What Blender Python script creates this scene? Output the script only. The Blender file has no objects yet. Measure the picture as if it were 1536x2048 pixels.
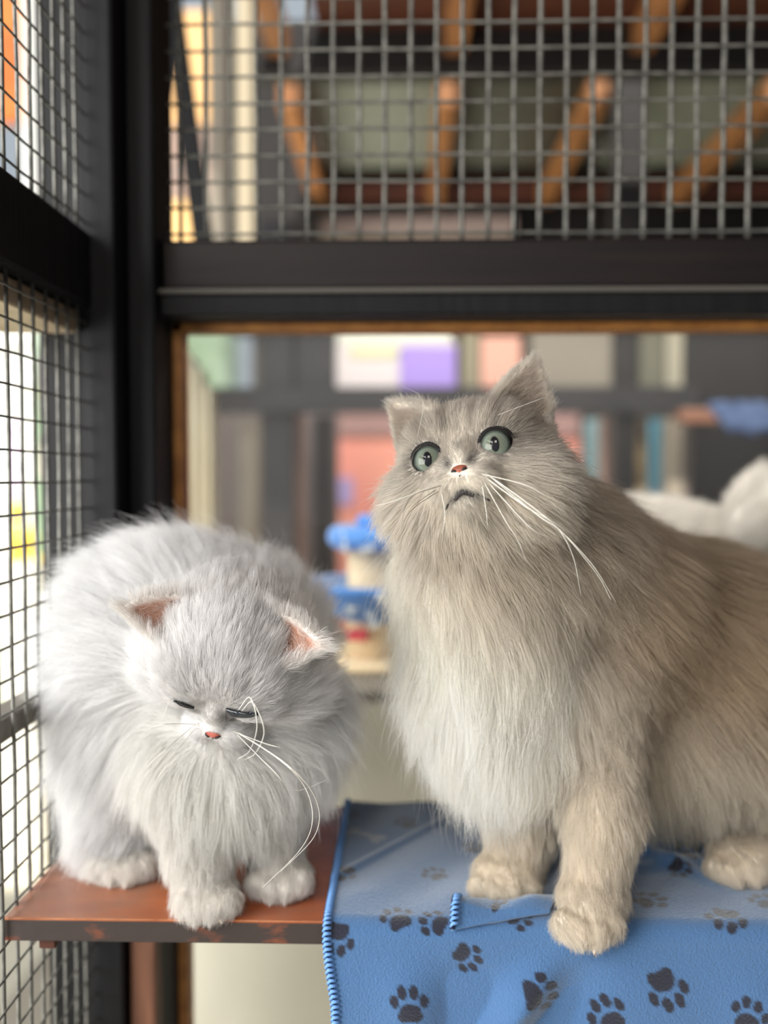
import bpy, bmesh, math, random
import numpy as np
from mathutils import Vector, Matrix, kdtree

random.seed(7); rng = np.random.default_rng(7)
SC = bpy.context.scene
COL = SC.collection

# ------------------------------------------------------------------ camera
ZC = 1.19                     # eye height
SH = 0.90                     # top of the shelf
FPX = 1800.0
YAW, PITCH = math.atan(42 / FPX), math.atan(74 / FPX)
CF = np.array([-math.sin(YAW) * math.cos(PITCH), math.cos(YAW) * math.cos(PITCH), -math.sin(PITCH)])
CR = np.array([math.cos(YAW), math.sin(YAW), 0.0])
CU = np.cross(CR, CF)
CO = np.array([0, 0, ZC])


def P(px, py, d):
    """world point on the plane y = d seen at photo pixel (px, py)"""
    r = CF + CR * (px - 768) / FPX - CU * (py - 1024) / FPX
    return CO + r * (d / r[1])


cam = bpy.data.cameras.new('camera')
camo = bpy.data.objects.new('camera', cam)
COL.objects.link(camo)
camo.matrix_world = Matrix((
    (CR[0], CU[0], -CF[0], 0), (CR[1], CU[1], -CF[1], 0), (CR[2], CU[2], -CF[2], ZC), (0, 0, 0, 1)))
cam.sensor_fit = 'VERTICAL'
cam.sensor_height = 36.0
cam.lens = 36.0 * FPX / 2048
cam.clip_start = 0.02
cam.clip_end = 100
cam.dof.use_dof = True
cam.dof.focus_distance = 0.535
cam.dof.aperture_fstop = cam.lens / 13.0
cam.dof.aperture_blades = 0
SC.camera = camo

# ------------------------------------------------------------------ light
w = bpy.data.worlds.new('world')
SC.world = w
w.use_nodes = True
bg = w.node_tree.nodes['Background']
bg.inputs[0].default_value = (0.80, 0.90, 1.0, 1)
bg.inputs[1].default_value = 0.45


def area(name, loc, target, sx, sy, power, color=(1, 1, 1)):
    l = bpy.data.lights.new(name, 'AREA')
    l.shape = 'RECTANGLE'; l.size = sx; l.size_y = sy; l.energy = power; l.color = color
    o = bpy.data.objects.new(name, l)
    COL.objects.link(o)
    o.location = loc
    d = Vector(target) - Vector(loc)
    o.rotation_euler = d.to_track_quat('-Z', 'Y').to_euler()
    return o


# daylight through the open mesh side on the left and an unseen fill added behind the camera
area('daylight_left', (-0.98, -0.12, 1.36), (0.05, 0.62, 1.05), 1.0, 1.1, 36, (1.0, 0.985, 0.955))
area('front_fill', (-0.25, -0.7, 1.95), (0.1, 0.6, 1.05), 0.32, 0.36, 5.0, (1.0, 0.94, 0.84))  # added front fill for chest and catchlights, no doorway there
# fill lights added for the sheds and aisle, hidden behind post and crossbeam
area('shed_fill_left', (-1.22, 4.1, 1.75), (1.0, 4.3, 2.4), 1.0, 1.3, 22, (1.0, 0.93, 0.82))  # added fill behind the corner post, brightens the far shed
area('shed_fill', (0.5, 2.00, 1.70), (0.5, 2.8, 0.4), 1.6, 0.25, 5, (1.0, 0.95, 0.88))  # added fill behind the crossbeam, no real lamp
area('shed_fill_far', (0.2, 2.72, 1.84), (0.0, 3.35, 1.0), 1.4, 0.22, 10, (1.0, 0.95, 0.88))  # added fill for the pink wall, also out of sight
area('aisle_fill', (0.15, 0.935, 1.392), (0.15, 1.12, 0.90), 1.5, 0.05, 4.0, (1.0, 0.96, 0.88))  # added fill for low wall, cat tree and third cat
sun = bpy.data.lights.new('sun', 'SUN')
sun.energy = 6.5; sun.angle = math.radians(2); sun.color = (1.0, 0.95, 0.87)
so = bpy.data.objects.new('sun', sun)
COL.objects.link(so)
so.rotation_euler = Vector((-0.22, 0.55, -0.80)).to_track_quat('-Z', 'Y').to_euler()

SC.view_settings.view_transform = 'Standard'
SC.view_settings.look = 'None'
SC.view_settings.gamma = 1.0
SC.view_settings.exposure = 0.28
SC.view_settings.use_curve_mapping = False
SC.cycles.max_bounces = 10
SC.cycles.diffuse_bounces = 5
SC.cycles.glossy_bounces = 3
SC.cycles.transmission_bounces = 6
SC.cycles.transparent_max_bounces = 12
SC.cycles.caustics_reflective = False
SC.cycles.caustics_refractive = False
SC.cycles.sample_clamp_indirect = 4.0
SC.cycles_curves.shape = 'RIBBONS'
SC.cycles_curves.subdivisions = 2


# ------------------------------------------------------------------ helpers
def lin(r, g, b):
    f = lambda c: (c / 255 / 12.92) if c / 255 <= 0.04045 else ((c / 255 + 0.055) / 1.055) ** 2.4
    return (f(r), f(g), f(b))


def mat(name, rgb, rough=0.6, rgb2=None, scale=20.0, bump=0.0, stretch=None, spec=0.4, metal=0.0, sheen=0.0, contrast=(0.35, 0.65), emit=None):
    m = bpy.data.materials.new(name)
    m.use_nodes = True
    nt = m.node_tree
    b = nt.nodes['Principled BSDF']
    b.inputs['Base Color'].default_value = (*lin(*rgb), 1)
    b.inputs['Roughness'].default_value = rough
    b.inputs['Specular IOR Level'].default_value = spec
    b.inputs['Metallic'].default_value = metal
    b.inputs['Sheen Weight'].default_value = sheen
    if rgb2 or bump:
        tc = nt.nodes.new('ShaderNodeTexCoord')
        mp = nt.nodes.new('ShaderNodeMapping')
        mp.inputs['Scale'].default_value = stretch or (1, 1, 1)
        nt.links.new(tc.outputs['Object'], mp.inputs['Vector'])
        n = nt.nodes.new('ShaderNodeTexNoise')
        n.inputs['Scale'].default_value = scale
        n.inputs['Detail'].default_value = 6
        nt.links.new(mp.outputs[0], n.inputs['Vector'])
        if rgb2:
            r = nt.nodes.new('ShaderNodeValToRGB')
            r.color_ramp.elements[0].position = contrast[0]
            r.color_ramp.elements[1].position = contrast[1]
            r.color_ramp.elements[0].color = (*lin(*rgb), 1)
            r.color_ramp.elements[1].color = (*lin(*rgb2), 1)
            nt.links.new(n.outputs['Fac'], r.inputs[0])
            nt.links.new(r.outputs[0], b.inputs['Base Color'])
        if bump:
            bp = nt.nodes.new('ShaderNodeBump')
            bp.inputs['Strength'].default_value = bump
            bp.inputs['Distance'].default_value = 0.002
            nt.links.new(n.outputs['Fac'], bp.inputs['Height'])
            nt.links.new(bp.outputs[0], b.inputs['Normal'])
    if emit:
        b.inputs['Emission Color'].default_value = (*lin(*emit[0]), 1)
        b.inputs['Emission Strength'].default_value = emit[1]
    return m


def tag(o, label=None, cat=None, group=None, kind=None):
    if label: o['label'] = label
    if cat: o['category'] = cat
    if group: o['group'] = group
    if kind: o['kind'] = kind
    return o


def link_mesh(name, me, mats, parent=None, smooth=False):
    for m in (mats if isinstance(mats, (list, tuple)) else [mats]):
        me.materials.append(m)
    if smooth:
        me.polygons.foreach_set('use_smooth', [True] * len(me.polygons))
    o = bpy.data.objects.new(name, me)
    COL.objects.link(o)
    if parent is not None:
        o.parent = parent
    return o


def bm_obj(name, bm, mats, parent=None, smooth=False):
    me = bpy.data.meshes.new(name)
    bmesh.ops.recalc_face_normals(bm, faces=bm.faces)
    bm.to_mesh(me); bm.free()
    return link_mesh(name, me, mats, parent, smooth)


def empty(name, loc, label, cat, group=None):
    o = bpy.data.objects.new(name, None)
    COL.objects.link(o)
    o.location = loc
    tag(o, label, cat, group)
    bpy.context.view_layer.update()
    return o


def setpar(o, root):
    """parent keeping the world position of o"""
    o.parent = root
    o.matrix_parent_inverse = Matrix.Translation(-Vector(root.location))
    return o


def add_box(bm, lo, hi, bevel=0.0):
    r = bmesh.ops.create_cube(bm, size=1.0)
    vs = r['verts']
    c = [(a + b) / 2 for a, b in zip(lo, hi)]; s = [max(abs(b - a), 1e-5) for a, b in zip(lo, hi)]
    for v in vs:
        v.co = Vector((c[0] + v.co.x * s[0], c[1] + v.co.y * s[1], c[2] + v.co.z * s[2]))
    if bevel:
        es = list({e for v in vs for e in v.link_edges})
        bmesh.ops.bevel(bm, geom=es, offset=bevel, segments=2, affect='EDGES', profile=0.5)


def box_obj(name, lo, hi, m, parent=None, bevel=0.002):
    bm = bmesh.new()
    add_box(bm, lo, hi, bevel)
    return bm_obj(name, bm, m, parent)


def add_tube(bm, pts, rad, seg=8, cap=True):
    pts = [Vector(p) for p in pts]
    rads = rad if isinstance(rad, (list, tuple)) else [rad] * len(pts)
    rings = []
    up = Vector((0.13, 0.27, 0.95))
    for i, p in enumerate(pts):
        t = (pts[min(i + 1, len(pts) - 1)] - pts[max(i - 1, 0)]).normalized()
        u = t.cross(up)
        if u.length < 0.05: u = t.cross(Vector((1, 0, 0)))
        u.normalize(); v = t.cross(u)
        rings.append([bm.verts.new(p + (u * math.cos(2 * math.pi * k / seg) + v * math.sin(2 * math.pi * k / seg)) * rads[i]) for k in range(seg)])
    for a, b in zip(rings, rings[1:]):
        for k in range(seg):
            bm.faces.new((a[k], a[(k + 1) % seg], b[(k + 1) % seg], b[k]))
    if cap:
        bm.faces.new(rings[0]); bm.faces.new(rings[-1][::-1])


def px_box(name, x0, y0, x1, y1, d, th, m, parent=None, bevel=0.004):
    """real box whose near face at distance d spans the photo rectangle"""
    a, b = P(x0, y1, d), P(x1, y0, d)
    return box_obj(name, (a[0], d, a[2]), (b[0], d + th, b[2]), m, parent, bevel)


# ------------------------------------------------------------------ materials
M_FRAME = mat('black_painted_wood', (9, 10, 12), 0.6, (17, 17, 18), 14, 0.3, (8, 8, 0.6), spec=0.25)
M_FRAME_BR = mat('dark_stained_wood', (16, 11, 11), 0.55, (28, 19, 17), 12, 0.3, (0.6, 8, 8), spec=0.3)
M_WIRE = mat('galvanised_wire', (128, 127, 120), 0.5, (92, 91, 86), 90, 0.0, metal=0.3)
M_BEAD = mat('varnished_pine_bead', (190, 130, 66), 0.5, (150, 96, 46), 40, 0.2)
M_PINE = mat('pale_batten_wood', (205, 186, 160), 0.6, (170, 150, 124), 30, 0.2)
M_BROWN = mat('brown_batten', (128, 86, 64), 0.55, (96, 62, 46), 18, 0.2, (10, 10, 0.6))
M_ORANGE = mat('orange_rafter_wood', (176, 122, 76), 0.6, (134, 84, 50), 10, 0.2, (6, 1, 6))
M_REDBR = mat('red_brown_boards', (98, 52, 34), 0.6, (70, 38, 26), 8, 0.2, (1, 8, 1))
M_DARK = mat('charcoal_painted_timber', (52, 50, 52), 0.6, (38, 37, 39), 6, 0.1)
M_BLACK = mat('black_timber', (22, 20, 20), 0.6, (33, 28, 27), 6, 0.1)
M_CONC = mat('concrete', (190, 182, 165), 0.85, (160, 152, 138), 3, 0.3)
M_CREAM = mat('cream_painted_panel', (228, 224, 206), 0.7, (216, 210, 190), 3, 0.1)
M_GREY = mat('grey_ledge', (132, 126, 114), 0.6, (112, 106, 97), 10, 0.1)


def shelf_top_mat():
    m = mat('worn_varnished_shelf', (192, 104, 50), 0.34, (150, 72, 34), 9, 0.25, (1, 3, 1), spec=0.5)
    nt = m.node_tree; b = nt.nodes['Principled BSDF']
    src = b.inputs['Base Color'].links[0].from_socket
    tc = nt.nodes.new('ShaderNodeTexCoord')
    n = nt.nodes.new('ShaderNodeTexNoise'); n.inputs['Scale'].default_value = 13; n.inputs['Detail'].default_value = 8
    n.inputs['Roughness'].default_value = 0.7
    nt.links.new(tc.outputs['Object'], n.inputs['Vector'])
    r = nt.nodes.new('ShaderNodeValToRGB')
    r.color_ramp.elements[0].position = 0.46; r.color_ramp.elements[1].position = 0.62
    nt.links.new(n.outputs['Fac'], r.inputs[0])
    sep = nt.nodes.new('ShaderNodeSeparateXYZ')
    nt.links.new(tc.outputs['Object'], sep.inputs[0])
    mr = nt.nodes.new('ShaderNodeMapRange')
    mr.inputs['From Min'].default_value = -0.12; mr.inputs['From Max'].default_value = -0.24
    nt.links.new(sep.outputs['X'], mr.inputs['Value'])
    ad = nt.nodes.new('ShaderNodeMath'); ad.operation = 'MULTIPLY_ADD'; ad.use_clamp = True
    ad.inputs[1].default_value = 0.35
    nt.links.new(r.outputs[0], ad.inputs[0]); 
    mu = nt.nodes.new('ShaderNodeMath'); mu.operation = 'MULTIPLY'; mu.inputs[1].default_value = 0.55
    nt.links.new(mr.outputs[0], mu.inputs[0]); nt.links.new(mu.outputs[0], ad.inputs[2])
    mx = nt.nodes.new('ShaderNodeMixRGB')
    mx.inputs[2].default_value = (*lin(138, 118, 106), 1)      # dusty worn patches
    nt.links.new(ad.outputs[0], mx.inputs[0]); nt.links.new(src, mx.inputs[1])
    nt.links.new(mx.outputs[0], b.inputs['Base Color'])
    return m


M_SHELF = shelf_top_mat()
M_SHELF_EDGE = mat('flaking_dark_edge', (58, 48, 44), 0.6, (150, 78, 44), 28, 0.5, (1, 1, 2), contrast=(0.56, 0.72))
M_SHELF_WORN = mat('bare_worn_arris', (186, 128, 90), 0.6, (150, 92, 60), 60, 0.2)

# ------------------------------------------------------------------ structure: the enclosure
SB = 0.79
tag(box_obj('floor', (-0.9, -1.6, -0.05), (3.2, 6.6, 0.0), M_CONC, bevel=0), kind='structure')
tag(box_obj('ceiling', (-0.75, -1.6, 2.30), (3.2, 0.95, 2.34), M_REDBR, bevel=0), kind='structure')
tag(box_obj('wall_right', (1.30, -1.6, 0.0), (1.34, 0.80, 2.3), M_FRAME_BR, bevel=0), kind='structure')


def zat(py, d=SB):
    return float(P(810, py, d)[2])


def xat(px, d=SB):
    return float(P(px, 950, d)[0])


XJ = xat(328)
zb0, zb1, zbm = zat(632), zat(477), zat(581)
# back wall frame
tr = []
tag(box_obj('trim_1', (-0.300, 0.735, 0.0), (-0.2365, 0.80, 2.3), M_FRAME, bevel=0.003), kind='structure')       # corner post
tag(box_obj('trim_2', (-0.2365, 0.765, 0.0), (XJ, 0.83, 2.3), M_FRAME, bevel=0.003), kind='structure')             # jamb beside it
tag(box_obj('trim_3', (XJ, 0.790, zbm + 0.001), (1.30, 0.84, zb1), M_FRAME_BR, bevel=0.003), kind='structure')        # crossbeam
tag(box_obj('trim_4', (XJ, 0.783, zb0), (1.30, 0.84, zbm - 0.0005), M_FRAME, bevel=0.002), kind='structure')       # window head rail
tag(box_obj('trim_5', (-0.2365, 0.778, zbm - 0.004), (1.30, 0.790, zbm + 0.0005), mat('rail_highlight', (84, 80, 74), 0.5), bevel=0.001), kind='structure')  # ledge strip, its highlight put into the paler colour
tag(box_obj('trim_6', (-0.234, 0.745, 0.10), (-0.212, 0.766, 0.868), M_BROWN, bevel=0.002), kind='structure')       # brown batten under the shelf

# left wall frame: rails and the thin lit batten
XL = -0.262


def zleft(py):  # height seen at the picture's left edge on the left wall
    d = 0.26 * FPX / 810
    return ZC - (py - 950) / FPX * d


tag(box_obj('trim_7', (-0.300, 0.10, zleft(527)), (-0.256, 0.735, zleft(338)), M_FRAME, bevel=0.003), kind='structure')
tag(box_obj('trim_8', (-0.330, 0.10, zleft(590)), (-0.268, 0.735, zleft(530)), M_PINE, bevel=0.002), kind='structure')
tag(box_obj('trim_9', (-0.288, 0.10, zleft(1505)), (-0.266, 0.735, zleft(1455)), M_GREY, bevel=0.002), kind='structure')


def mesh_panel(name, origin, u, v, nu, nv, lu, lv, sp, rad, label, jit=0.0004, rh=None):
    """welded wire panel: verticals along v, horizontals along u, origin at its lower corner"""
    bm = bmesh.new()
    o = Vector(origin); u = Vector(u); v = Vector(v); n = u.cross(v)
    for i in range(nu):
        s = i * sp + sp * 0.5
        pts = [o + u * (s + random.uniform(-jit, jit)) + v * (lv * k / 14) + n * random.uniform(-jit, jit) for k in range(15)]
        add_tube(bm, pts, rad, 6)
    for j in range(nv):
        s = j * sp + sp * 0.5
        pts = [o + v * (s + random.uniform(-jit, jit)) + u * (lu * k / 14) + n * (rad * 1.6) for k in range(15)]
        add_tube(bm, pts, rh or rad, 6)
    o_ = bm_obj(name, bm, M_WIRE, None, True)
    return tag(o_, label, 'wire mesh')


SPB = 0.0229
mesh_panel('wire_mesh', (XJ, 0.812, zb1 - 0.002), (1, 0, 0), (0, 0, 1), 33, 17, 0.76, 0.40, SPB, 0.0022,
           'grey welded wire mesh across the opening above the window beam', 0.0005, 0.0014)
mesh_panel('wire_mesh', (XL, 0.30, zleft(338) - 0.002), (0, 1, 0), (0, 0, 1), 20, 25, 0.434, 0.55, 0.0215, 0.0014,
           'wire mesh in the upper left side opening beside the corner post', rh=0.0009)
mesh_panel('wire_mesh', (XL, 0.30, 0.40), (0, 1, 0), (0, 0, 1), 20, 43, 0.434, zleft(527) - 0.40, 0.0215, 0.0014,
           'wire mesh of the lower left side, running down past the shelf end', rh=0.0009)


def glass_mat():
    m = bpy.data.materials.new('dusty_clear_pane')
    m.use_nodes = True
    nt = m.node_tree
    nt.nodes.clear()
    out = nt.nodes.new('ShaderNodeOutputMaterial')
    tr_ = nt.nodes.new('ShaderNodeBsdfTransparent'); tr_.inputs[0].default_value = (0.97, 0.97, 0.96, 1)
    df = nt.nodes.new('ShaderNodeBsdfDiffuse'); df.inputs[0].default_value = (0.75, 0.72, 0.68, 1)
    tl = nt.nodes.new('ShaderNodeBsdfTranslucent'); tl.inputs[0].default_value = (0.75, 0.72, 0.68, 1)
    gl = nt.nodes.new('ShaderNodeBsdfGlossy'); gl.inputs['Roughness'].default_value = 0.03
    m0 = nt.nodes.new('ShaderNodeMixShader'); m0.inputs[0].default_value = 0.5
    m1 = nt.nodes.new('ShaderNodeMixShader')
    m2 = nt.nodes.new('ShaderNodeMixShader')
    fr = nt.nodes.new('ShaderNodeFresnel'); fr.inputs[0].default_value = 1.3
    n = nt.nodes.new('ShaderNodeTexNoise'); n.inputs['Scale'].default_value = 9
    mr = nt.nodes.new('ShaderNodeMapRange')
    mr.inputs['To Min'].default_value = 0.012; mr.inputs['To Max'].default_value = 0.04
    nt.links.new(n.outputs['Fac'], mr.inputs['Value'])
    nt.links.new(mr.outputs[0], m1.inputs[0])
    nt.links.new(df.outputs[0], m0.inputs[1]); nt.links.new(tl.outputs[0], m0.inputs[2])
    nt.links.new(tr_.outputs[0], m1.inputs[1]); nt.links.new(m0.outputs[0], m1.inputs[2])
    nt.links.new(fr.outputs[0], m2.inputs[0])
    nt.links.new(m1.outputs[0], m2.inputs[1]); nt.links.new(gl.outputs[0], m2.inputs[2])
    nt.links.new(m2.outputs[0], out.inputs[0])
    return m


win = tag(box_obj('window_1', (XJ, 0.835, 0.12), (1.30, 0.838, zb0), glass_mat(), bevel=0), kind='structure')
bm = bmesh.new()
add_box(bm, (XJ, 0.822, 0.12), (XJ + 0.0095, 0.845, zb0), 0.001)
add_box(bm, (XJ, 0.822, zb0 - 0.008), (1.30, 0.845, zb0), 0.001)
bm_obj('window_frame', bm, M_BEAD, win)

# ------------------------------------------------------------------ shelf
YF = 0.572
XS = float(P(5, 1862, YF)[0])
bm = bmesh.new()
add_box(bm, (XS, YF, SH - 0.0155), (0.75, 0.777, SH), 0.0)
bmesh.ops.bevel(bm, geom=[e for e in bm.edges], offset=0.0012, segments=2, affect='EDGES')
bm.faces.ensure_lookup_table()
for f in bm.faces:
    n = f.normal; c = f.calc_center_median()
    if n.z > 0.98: f.material_index = 0
    elif c.y < YF + 0.002 and c.z > SH - 0.002: f.material_index = 2
    else: f.material_index = 1
shelf = bm_obj('shelf_board', bm, [M_SHELF, M_SHELF_EDGE, M_SHELF_WORN])
tag(shelf, 'reddish brown worn wooden shelf board with a dark flaking front edge', 'shelf')
bm = bmesh.new()
b0 = P(75, 1913, YF + 0.004)
add_box(bm, (b0[0], YF + 0.006, SH - 0.0235), (b0[0] + 0.011, 0.775, SH - 0.0156), 0.001)
setpar(bm_obj('shelf_bracket', bm, M_REDBR), shelf)

# ------------------------------------------------------------------ blanket
# path over the shelf: back edge -> front edge -> hanging down
def blanket_point(u, s):
    """u metres along x from the left edge, s metres along the cloth from the back edge"""
    top_len = 0.777 - (YF - 0.006)
    r = 0.012
    x = BX0 + u
    if s < top_len - r:
        y = 0.775 - s; z = SH + 0.0035; n = (0, 0, 1)
    elif s < top_len - r + r * math.pi / 2:
        a = (s - (top_len - r)) / r
        yc = 0.775 - (top_len - r)
        y = yc - r * math.sin(a); z = SH + 0.0035 - r + r * math.cos(a); n = (0, -math.sin(a), math.cos(a))
    else:
        h = s - (top_len - r + r * math.pi / 2)
        y = 0.775 - top_len - h * 0.10; z = SH + 0.0035 - r - h; n = (0, -1, 0)
    return x, y, z, n


BX0 = float(P(652, 1862, YF)[0])
NU, NS = 420, 400
LU, LS = 0.62, 0.43
us = np.linspace(0, LU, NU); ss = np.linspace(0, LS, NS)
TOPL = 0.777 - (YF - 0.006)
UU, SS = np.meshgrid(us, ss, indexing='ij')
# vectorised base
base = np.zeros((NU, NS, 3)); nrm = np.zeros((NU, NS, 3))
for j, s in enumerate(ss):
    x, y, z, n = blanket_point(0, s)
    base[:, j, 1] = y; base[:, j, 2] = z; nrm[:, j] = n
base[:, :, 0] = BX0 + UU
hang = np.clip((SS - TOPL) / 0.045, 0, 1)


def ridge(x, c, wd):
    return np.exp(-((x - c) / wd) ** 2)


xx = base[:, :, 0]
disp = np.zeros_like(UU)
# hanging folds
fx = xx - hang * 0.028 * 0
disp += hang * np.clip((SS-TOPL-.004)/.03,0,1) * (0.015 * ridge(xx + 0.75 * (SS - TOPL), 0.100, 0.016) - 0.004 * ridge(xx + 0.75 * (SS - TOPL), 0.128, 0.016) + 0.006 * ridge(xx, 0.00, 0.020)
                - 0.005 * ridge(xx, 0.035, 0.02) + 0.007 * np.sin((xx - 0.1) * 34) * 0.35 + 0.007 * ridge(xx, 0.225, 0.03))
# small wrinkles on the top
topm = np.clip((TOPL - SS) / 0.04, 0, 1)
disp += topm * (0.0022 * ridge(xx + 0.75 * (SS - 0.11), -0.022, 0.0045) + 0.0009 * np.sin(xx * 90 + SS * 60) + 0.001
                + 0.010 * ridge(xx, 0.205, 0.03) * ridge(SS, 0.10, 0.028) + 0.006 * ridge(xx - 0.8 * (SS - 0.1), 0.175, 0.008) * ridge(SS, 0.11, 0.03)
                + 0.004 * ridge(xx, 0.19, 0.05) * np.sin(SS * 260) * ridge(SS, 0.09, 0.03))
pos = base + nrm * np.maximum(disp, -0.002)[..., None]
# left edge curls slightly; a little waviness
pos[:, :, 0] += hang * 0.006 * np.sin(SS * 30)
# paw prints as part of the fabric's print: (pixel x, y, size mm, rotation deg)
paws = [(700, 1628, 8, 20), (812, 1645, 9, -30), (870, 1748, 9, -35), (792, 1832, 10, -25), (868, 1842, 9, -60), (683, 1742, 10, 200),
        (948, 1695, 9, 10), (672, 1880, 10, 190), (820, 2012, 10.5, 0), (1335, 1982, 12, 160), (1213, 2028, 11, -30), (1300, 1800, 11, 60),
        (1450, 1835, 11.5, 200), (1082, 1992, 11, 90), (1500, 2032, 10, 20), (935, 1915, 9, 130), (1380, 1705, 10, 30), (1265, 1690, 8, 70),
        (1040, 1835, 8, 100), (1360, 1740, 8, 150), (1530, 1800, 10, 0), (1480, 1925, 0, 0)]
ink = np.zeros_like(UU); bone = np.zeros_like(UU)
PP = pos - CO
zc_ = PP @ CF
PX = 768 + FPX * (PP @ CR) / zc_; PY = 1024 - FPX * (PP @ CU) / zc_


def us_of(px, py):
    k = np.argmin((PX - px) ** 2 + (PY - py) ** 2)
    return UU.flat[k], SS.flat[k]


for (px, py, sz, rot) in paws:
    if not sz: continue
    u0, s0 = us_of(px, py)
    sz = sz / 1000 * 1.12; a = math.radians(rot)
    du = (UU - u0) / sz; ds = (SS - s0) / sz
    p_ = du * math.cos(a) + ds * math.sin(a); q_ = -du * math.sin(a) + ds * math.cos(a)
    wob = 0.06 * np.sin(p_ * 9 + q_ * 7)
    blobs = [(0, 0.42, 0.62, 0.46), (-0.36, 0.62, 0.3, 0.3), (0.36, 0.62, 0.3, 0.3), (-0.80, -0.12, 0.24, 0.34), (-0.32, -0.58, 0.25, 0.36),
             (0.32, -0.58, 0.25, 0.36), (0.80, -0.12, 0.24, 0.34)]
    for (bx, by, rx, ry) in blobs:
        e = ((p_ - bx) / rx) ** 2 + ((q_ - by) / ry) ** 2 + wob
        ink = np.maximum(ink, np.clip((1.15 - e) / 0.3, 0, 1))
for (px, py, sz, rot) in [(728, 1668, 14, 35), (745, 1690, 0, 0)]:
    if not sz: continue
    u0, s0 = us_of(px, py); sz /= 1000; a = math.radians(rot)
    du = (UU - u0) / sz; ds = (SS - s0) / sz
    p_ = du * math.cos(a) + ds * math.sin(a); q_ = -du * math.sin(a) + ds * math.cos(a)
    bone = np.maximum(bone, ((np.abs(p_) < 0.9) & (np.abs(q_) < 0.20)).astype(float))
    for bx in (-0.95, 0.95):
        for by in (-0.28, 0.28):
            bone = np.maximum(bone, (((p_ - bx) ** 2 + (q_ - by) ** 2) < 0.085).astype(float))


def grid_mesh(name, pos):
    nu, ns, _ = pos.shape
    idx = np.arange(nu * ns).reshape(nu, ns)
    q = np.stack([idx[:-1, :-1], idx[:-1, 1:], idx[1:, 1:], idx[1:, :-1]], -1).reshape(-1, 4)
    me = bpy.data.meshes.new(name)
    me.from_pydata(pos.reshape(-1, 3).tolist(), [], q.tolist())
    me.update()
    return me


me = grid_mesh('blanket', pos)
colr = np.ones((NU * NS, 4))
cb = np.array(lin(76, 112, 156)); ci = np.array(lin(40, 38, 46)); cbn = np.array(lin(176, 178, 176))
inkf = ink.reshape(-1, 1) * 0.96; bof = bone.reshape(-1, 1) * 0.55
colr[:, :3] = (cb * (1 - bof) + cbn * bof) * (1 - inkf) + ci * inkf
at = me.color_attributes.new('print', 'FLOAT_COLOR', 'POINT')
at.data.foreach_set('color', colr.ravel())
M_FLEECE = mat('blue_fleece', (90, 145, 215), 0.95, None, 700, 0.6, sheen=1.0, spec=0.1)
M_FLEECE.node_tree.nodes['Principled BSDF'].inputs['Sheen Roughness'].default_value = 0.45
M_FLEECE.node_tree.nodes['Principled BSDF'].inputs['Sheen Tint'].default_value = (0.75, 0.78, 0.8, 1)
an = M_FLEECE.node_tree.nodes.new('ShaderNodeAttribute'); an.attribute_name = 'print'
M_FLEECE.node_tree.links.new(an.outputs['Color'], M_FLEECE.node_tree.nodes['Principled BSDF'].inputs['Base Color'])
blanket = link_mesh('fleece_blanket', me, M_FLEECE, None, True)
sm = blanket.modifiers.new('thickness', 'SOLIDIFY'); sm.thickness = 0.0022; sm.offset = -1
tag(blanket, 'blue fleece blanket with black paw prints draped over the shelf front', 'blanket')

# turned-up corner of the blanket under the cat's paw
fl_pts = [(905, 1812, .590), (1110, 1822, .590)]
NF1, NF2 = 60, 40
FA, FB = np.meshgrid(np.linspace(0, 1, NF1), np.linspace(0, 1, NF2), indexing='ij')
c00, c01 = P(912, 1818, .589), P(904, 1893, .562)
c10, c11 = P(1118, 1812, .596), P(1100, 1850, .5715)
fp = ((1 - FA) * (1 - FB))[..., None] * c00 + ((1 - FA) * FB)[..., None] * c01 + (FA * (1 - FB))[..., None] * c10 + (FA * FB)[..., None] * c11
# follow the top and tip over the front edge
fz = np.interp(fp[:, :, 1], [0.560, 0.566, 0.572, 0.60], [SH - 0.002, SH + 0.0045, SH + 0.0085, SH + 0.0085])
fp[:, :, 2] = fz + 0.0035 * np.sin(FB * math.pi) + 0.002 * np.sin(FA * 9 + 1) * np.sin(FB * math.pi)
fme = grid_mesh('turned_corner', fp)
fc = np.ones((NF1 * NF2, 4)); ik = np.zeros_like(FA)
for (bx, by, rx, ry) in [(0.42, 0.62, 0.05, 0.20), (0.5, 0.45, 0.04, 0.15), (0.62, 0.35, 0.08, 0.14), (0.12, 0.1, .05, .12)]:
    ik = np.maximum(ik, np.clip((1.2 - ((FA - bx) / rx) ** 2 - ((FB - by) / ry) ** 2) / 0.3, 0, 1))
fc[:, :3] = cb * (1 - ik.reshape(-1, 1)) + ci * ik.reshape(-1, 1)
at = fme.color_attributes.new('print', 'FLOAT_COLOR', 'POINT'); at.data.foreach_set('color', fc.ravel())
flap = link_mesh('turned_corner', fme, M_FLEECE, blanket, True)
sm = flap.modifiers.new('thickness', 'SOLIDIFY'); sm.thickness = 0.003; sm.offset = -1

M_STITCH = mat('pale_blue_stitching', (120, 170, 235), 0.7)
M_STITCH_D = mat('navy_stitching', (28, 32, 58), 0.8)


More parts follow.
